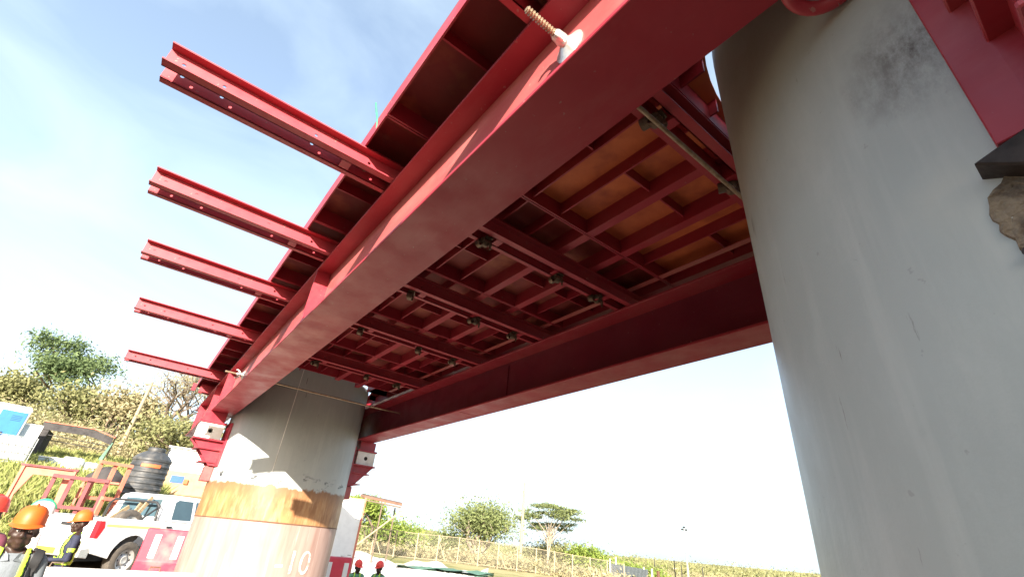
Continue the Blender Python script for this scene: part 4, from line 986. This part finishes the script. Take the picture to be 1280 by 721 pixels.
q = MB().add(vs+[(x, y, z-.1) for x, y, z in vs], fs+[tuple(i+65 for i in reversed(f)) for f in fs]).build('sheet', M['tarp_green'], tp); smooth_all(q.data, 60)
MB().tube([(-3.2, -.85, .24), (-2.0, -.85, .24)], .04, 6).build('weight_pole', M['pole'], tp)
for k, (az, d, s, lb) in enumerate(((26.6, 27, .55, 'left white sack in the pile behind the red helmet men'), (27.7, 27.6, .7, 'biggest white sack in the pile behind the red helmet men'), (28.8, 27, .5, 'right white sack in the pile behind the red helmet men'), (25.6, 28, .5, 'white sack nearest the yellow patch by the fence'))):
    b = thing('white_sack', lb, 'sack', gp(az, d, 0), k*.7, 'white sacks on the ground'); q = MB().lathe([(.05, 0), (.8*s, .02), (s, .25*s), (.85*s, .6*s), (.45*s, .85*s), (.1*s, .95*s)], 18).build('body', M['white'], b)
    for v in q.data.vertices: v.co += Vector((math.sin(v.co.z*7+k), math.cos(v.co.x*6+k), math.sin(v.co.y*8)))*.06*s
    smooth_all(q.data, 60); MB().tube([(0, 0, .9*s), (.04, .02, 1.08*s)], [.1*s, .16*s], 10).build('neck', M['white'], b)
vs = []; fs = []; A = np.linspace(19.5, 36, 34); D = np.linspace(24, 40.5, 24)
for a in A:
    for d in D: x, y = polar(a, d*(1+.06*math.sin(a*.9)+.03*math.sin(a*2.3))); vs.append((x, y, ground_z(x, y)+.05))
for i in range(33):
    for j in range(23): k = i*24+j; fs.append((k, k+1, k+25, k+24))
tag(MB().add(vs, fs).build('concrete_apron', M['concrete']), kind='structure')

# ------------------------------------------------------------------ people: one continuous remeshed body each, clothes and helmet as children
def sph(mb, c, r, n=14):
    rx, ry, rz_ = r if isinstance(r, tuple) else (r, r, r); vs = []; fs = []
    m_ = n//2+1
    for i in range(1, m_):
        p = math.pi*i/m_
        for k in range(n): t = 2*math.pi*k/n; vs.append((c[0]+rx*math.sin(p)*math.cos(t), c[1]+ry*math.sin(p)*math.sin(t), c[2]+rz_*math.cos(p)))
    for i in range(m_-2):
        for k in range(n): q = (k+1) % n; fs.append((i*n+k, i*n+q, (i+1)*n+q, (i+1)*n+k))
    a = len(vs); vs += [(c[0], c[1], c[2]+rz_), (c[0], c[1], c[2]-rz_)]
    for k in range(n): q = (k+1) % n; fs.append((a, q, k)); fs.append((a+1, (m_-2)*n+k, (m_-2)*n+q))
    mb.add(vs, fs)
def limb(mb, pts, rs, n=12):
    mb.tube(pts, rs, n)
    for p, r_ in zip(pts, rs): sph(mb, p, r_*.995, n)
def remesh(mb, voxel, it=3):
    me = mb.mesh('body'); o = bpy.data.objects.new('tmp', me); col.objects.link(o)
    md = o.modifiers.new('r', 'REMESH'); md.mode = 'VOXEL'; md.voxel_size = voxel
    sm_ = o.modifiers.new('s', 'SMOOTH'); sm_.factor = .5; sm_.iterations = it
    bpy.context.view_layer.update(); dg = bpy.context.evaluated_depsgraph_get(); out = bpy.data.meshes.new_from_object(o.evaluated_get(dg))
    bpy.data.objects.remove(o); out.polygons.foreach_set('use_smooth', [True]*len(out.polygons)); out.materials.clear(); return out
def person(label, loc, rz, H=1.72, shirt='navy', legs='trousers', helmet='helmet_orange', vest=True, vestbase=None, pose='stand', head_yaw=0, head_pitch=0, voxel=.012, collar=True, strap=False, ridge=None):
    """local: faces -y. H is the height without helmet."""
    o = thing('person', label, 'person', loc, rz, 'site workers in helmets'); k = H/1.72
    S = lambda x, y, z: Vector((x*k, y*k, z*k))
    mb = MB()
    # legs and feet
    for s in (-1, 1):
        limb(mb, [S(s*.095, 0, .90), S(s*.11, -.012, .50), S(s*.115, .015, .09)], [.088*k, .058*k, .042*k])
        limb(mb, [S(s*.115, .03, .045), S(s*.125, -.15, .035)], [.045*k, .038*k])
    sph(mb, S(0, 0, .94), (.165*k, .115*k, .12*k)); sph(mb, S(0, 0, 1.10), (.145*k, .10*k, .16*k)); sph(mb, S(0, -.005, 1.27), (.165*k, .112*k, .17*k)); sph(mb, S(0, .0, 1.385), (.17*k, .085*k, .075*k))
    for s in (-1, 1): limb(mb, [S(s*.05, .0, 1.43), S(s*.175, 0, 1.395)], [.06*k, .062*k])
    # arms
    arms = {'stand': [((.195, 0, 1.38), (.25, .02, 1.10), (.245, -.10, .86))]*2,
            'fold': [((.195, 0, 1.38), (.25, -.01, 1.10), (.07, -.22, 1.08))]*2,
            'raise': [((.195, 0, 1.38), (.26, -.12, 1.20), (.10, -.30, 1.42)), ((.195, 0, 1.38), (.25, .02, 1.10), (.24, -.1, .86))]}[pose]
    hands = []
    for s, (a, b, c) in zip((-1, 1), arms):
        a, b, c = [S(s*p[0], p[1], p[2]) for p in (a, b, c)]; limb(mb, [a, b, c], [.056*k, .043*k, .029*k])
        d = (c-b).normalized(); side_ = d.orthogonal().normalized(); up_ = d.cross(side_)
        limb(mb, [c, c+d*.055*k], [.030*k, .036*k])
        for f, (off, ln) in enumerate(((-.03, .062), (-.010, .072), (.010, .068), (.03, .052))):
            p0 = c+d*.075*k+side_*off*k; p1 = p0+d*ln*.55*k+up_*.012*k; p2 = p1+d*ln*.4*k+up_*.028*k; limb(mb, [p0, p1, p2], [.0095*k, .009*k, .008*k], 8)
        t0 = c+d*.025*k+side_*.034*k; limb(mb, [t0, t0+d*.03*k+side_*.03*k+up_*.012*k, t0+d*.06*k+side_*.035*k+up_*.02*k], [.012*k, .0105*k, .009*k], 8)
        hands.append(c)
    # neck and head
    HC = S(0, -.012, 1.60); Rm = Matrix.Rotation(head_yaw, 3, 'Z') @ Matrix.Rotation(head_pitch, 3, 'X')
    limb(mb, [S(0, .012, 1.40), S(0, .005, 1.51)], [.062*k, .056*k])
    hd = MB(); hk = k
    sph(hd, (0, .012, .035), (.074*hk, .093*hk, .085*hk), 18); sph(hd, (0, -.018, -.03), (.058*hk, .070*hk, .078*hk), 18); sph(hd, (0, -.062, -.085), (.03*hk, .024*hk, .022*hk))
    for s in (-1, 1):
        sph(hd, (s*.038, -.060, -.018), (.026, .022, .024)); sph(hd, (s*.074, .012, -.005), (.012, .022, .033)); sph(hd, (s*.047, -.035, -.055), (.018, .03, .03)); sph(hd, (s*.03, -.073, .030), (.026, .016, .011))
    limb(hd, [Vector((0, -.082, .018)), Vector((0, -.100, -.018))], [.010, .015], 10)
    for s in (-1, 1): sph(hd, (s*.014, -.092, -.024), .011)
    sph(hd, (0, -.083, -.052), (.027, .013, .008)); sph(hd, (0, -.081, -.064), (.024, .013, .009))
    V = [HC+Rm @ Vector((v[0]*1.1, v[1]*1.08, v[2]*1.12)) for v in hd.v]; mb.add(V, hd.f)
    me = remesh(mb, voxel, 2)
    for mm in ('skin', shirt, legs, 'boots'): me.materials.append(M[mm])
    neck_z = 1.445*k; cs = np.array([p.center[:] for p in me.polygons]); idx = np.zeros(len(cs), int)
    idx[(cs[:, 2] < neck_z)] = 1; idx[cs[:, 2] < .92*k] = 2; idx[cs[:, 2] < .10*k] = 3
    for c in hands: idx[np.linalg.norm(cs-np.array(c), axis=1) < .03*k] = 0
    for (s, arm), c in zip(zip((-1, 1), arms), hands):
        b = np.array(S(s*arm[1][0], arm[1][1], arm[1][2])); c_ = np.array(c); d = (c_-b)/np.linalg.norm(c_-b); t = (cs-b) @ d; rad = np.linalg.norm(cs-b-np.outer(t, d), axis=1)
        idx[(t > np.linalg.norm(c_-b)-.01) & (rad < .1*k)] = 0
    me.polygons.foreach_set('material_index', idx.astype('i4')); me.update(); link('body', me, o)
    # eyes
    for s in (-1, 1):
        e_ = MB(); sph(e_, (0, 0, 0), (.0125, .008, .0075), 10); q = e_.build('eye', M['eye'], o, HC+Rm @ Vector((s*.034, -.087, .013))); smooth_all(q.data, 80); q.rotation_euler = Rm.to_euler()
        e_ = MB(); sph(e_, (0, 0, 0), (.006, .004, .006), 8); e_.build('pupil', M['black'], q, (0, -.006, 0))
    # helmet: shell with brim, peak and ridge
    hb = MB(); n = 28; rings = [(1.0, 0), (1.0, .03), (.96, .065), (.84, .105), (.62, .132), (.32, .146), (.02, .150)]; vs = []; fs = []
    for q, z in rings:
        for j in range(n): t = 2*math.pi*j/n; vs.append((.104*q*math.cos(t), .008+.128*q*math.sin(t), z))
    for i in range(len(rings)-1):
        for j in range(n): p = (j+1) % n; fs.append((i*n+j, i*n+p, (i+1)*n+p, (i+1)*n+j))
    fs += [tuple(range(n-1, -1, -1)), tuple((len(rings)-1)*n+j for j in range(n))]; hb.add(vs, fs)
    HP = HC+Rm @ Vector((0, 0, .052)); er = Rm.to_euler()
    hm = hb.build('helmet', M[helmet], o, HP, er); smooth_all(hm.data, 50)
    vs = []; fs = []
    for j in range(n):
        t = 2*math.pi*j/n; pk = max(0, -math.sin(t))**2; w1 = .014+.042*pk; dz = -.004-.016*pk
        for rr_, z in ((0, .004), (0, .010), (w1, .006+dz), (w1, .001+dz)): vs.append(((.103+rr_*.8)*math.cos(t), .008+(.127+rr_)*math.sin(t), z))
    for j in range(n):
        p = (j+1) % n
        for q in range(4): u = (q+1) % 4; fs.append((j*4+q, j*4+u, p*4+u, p*4+q))
    q = MB().add(vs, fs).build('brim', M[helmet], hm); smooth_all(q.data, 60)
    rg = MB(); rg.tube([(0, .008+.118*math.cos(a), .02+.132*math.sin(a)) for a in [R(20+14*i) for i in range(11)]], .010 if not ridge else .026, 8); q = rg.build('ridge', M[ridge or helmet], hm); smooth_all(q.data, 60)
    # reflective strips: patches lifted off the body surface
    def patch(name, mt, test, off=.006):
        vm = {}; vs = []; fs = []
        for p in me.polygons:
            if test(p.center, p.normal):
                f = []
                for vi in p.vertices:
                    if vi not in vm: v = me.vertices[vi]; vm[vi] = len(vs); vs.append(v.co+v.normal*off)
                    f.append(vm[vi])
                fs.append(tuple(f))
        if not fs: return
        nv = len(vs); q = MB().add(vs, fs); mm = bpy.data.meshes.new(name); mm.from_pydata([tuple(v) for v in q.v], [], q.f); mm.polygons.foreach_set('use_smooth', [True]*len(mm.polygons)); mm.materials.append(M[mt])
        ob = link(name, mm, o); sd = ob.modifiers.new('t', 'SOLIDIFY'); sd.thickness = .004; sd.offset = -1; return ob
    def torso(c): return abs(c.x) < .20*k and abs(c.y) < .15*k
    if vest:
        if vestbase: patch('vest', vestbase, lambda c, n_: torso(c) and .98*k < c.z < 1.43*k and not (c.y < 0 and abs(c.x) < .055*k), .010)
        for s, nm in ((-1, 'reflective_strip'), (1, 'reflective_strip')):
            patch(nm, 'lime', lambda c, n_, s=s: torso(c) and 1.05*k < c.z < 1.47*k and abs(c.x*s-(.085+.03*(1.4*k-c.z))*k) < .015*k, .017)
        patch('waist_strip', 'lime', lambda c, n_: torso(c) and abs(c.z-1.04*k) < .026*k, .016)
        for s, arm in zip((-1, 1), arms):
            a, b = [np.array(S(s*q[0], q[1], q[2])) for q in arm[:2]]; md = a*.45+b*.55; d = (b-a)/np.linalg.norm(b-a)
            patch('arm_band', 'lime', lambda c, n_, md=md, d=d: np.linalg.norm(np.array(c)-md) < .10*k and abs((np.array(c)-md) @ d) < .028*k and abs(c.x) > .19*k, .008)
    if collar:
        cb_ = MB(); pts = []
        for s in (-1, 1):
            cb_.add([S(s*.015, -.10, 1.40), S(s*.075, -.075, 1.385), S(s*.085, -.03, 1.44), S(s*.068, .05, 1.475), S(s*.058, .045, 1.485), S(s*.066, -.035, 1.472), S(s*.03, -.075, 1.44)],
                    [(0, 1, 2, 6), (2, 5, 6), (2, 3, 4, 5)])
        q = cb_.build('collar', M[shirt], o); q.modifiers.new('t', 'SOLIDIFY').thickness = .006
    if strap:
        patch('bag_strap', 'black', lambda c, n_: torso(c) and 1.0*k < c.z < 1.47*k and abs(c.x-(.155-.02*(1.45*k-c.z))*k) < .035*k, .022)
    return o
# workers on the left
def face_cam(az): return -R(az)      # local -y towards the camera
person('worker with orange helmet and grey shirt looking at us, bottom left', (*polar(-4.75, 5.8), -.05), face_cam(-4.75)+R(4), 1.655, 'shirt_grey', 'trousers', 'helmet_orange', True, None, 'stand', R(-6), R(2), .0105, True, True)
person('worker in navy with lime strips and orange helmet, side on, by the pickup', (*polar(-1.45, 10.6), -.02), face_cam(-1.45)-R(82), 1.60, 'navy', 'navy', 'helmet_orange', True, None, 'fold', R(4), R(6), .011)
person('worker with red helmet and raised arm, cut off by the left edge', (*polar(-7.2, 7.6), 0), face_cam(-7.2)-R(20), 1.66, 'maroon_cloth', 'trousers', 'helmet_red', True, None, 'raise', R(-10), 0, .012)
person('worker with white helmet and green ridge, mostly hidden behind the grey shirted one', (*polar(-4.35, 8.8), .02), face_cam(-4.35)-R(70), 1.63, 'white_dirty', 'trousers', 'white', False, None, 'stand', R(-20), 0, .012, ridge='helmet_green')
x, y = polar(22.55, 15.9); person('left one of two men with red helmets right of the far pier', (x, y, ground_z(x, y)), face_cam(22.5)+R(20), 1.66, 'green_cloth', 'trousers', 'helmet_red', True, None, 'stand', R(10), R(8), .014)
x, y = polar(24.75, 16.2); person('right one of two men with red helmets right of the far pier', (x, y, ground_z(x, y)), face_cam(24.7)-R(35), 1.69, 'green_cloth', 'trousers', 'helmet_red', True, None, 'stand', R(-12), R(10), .014)
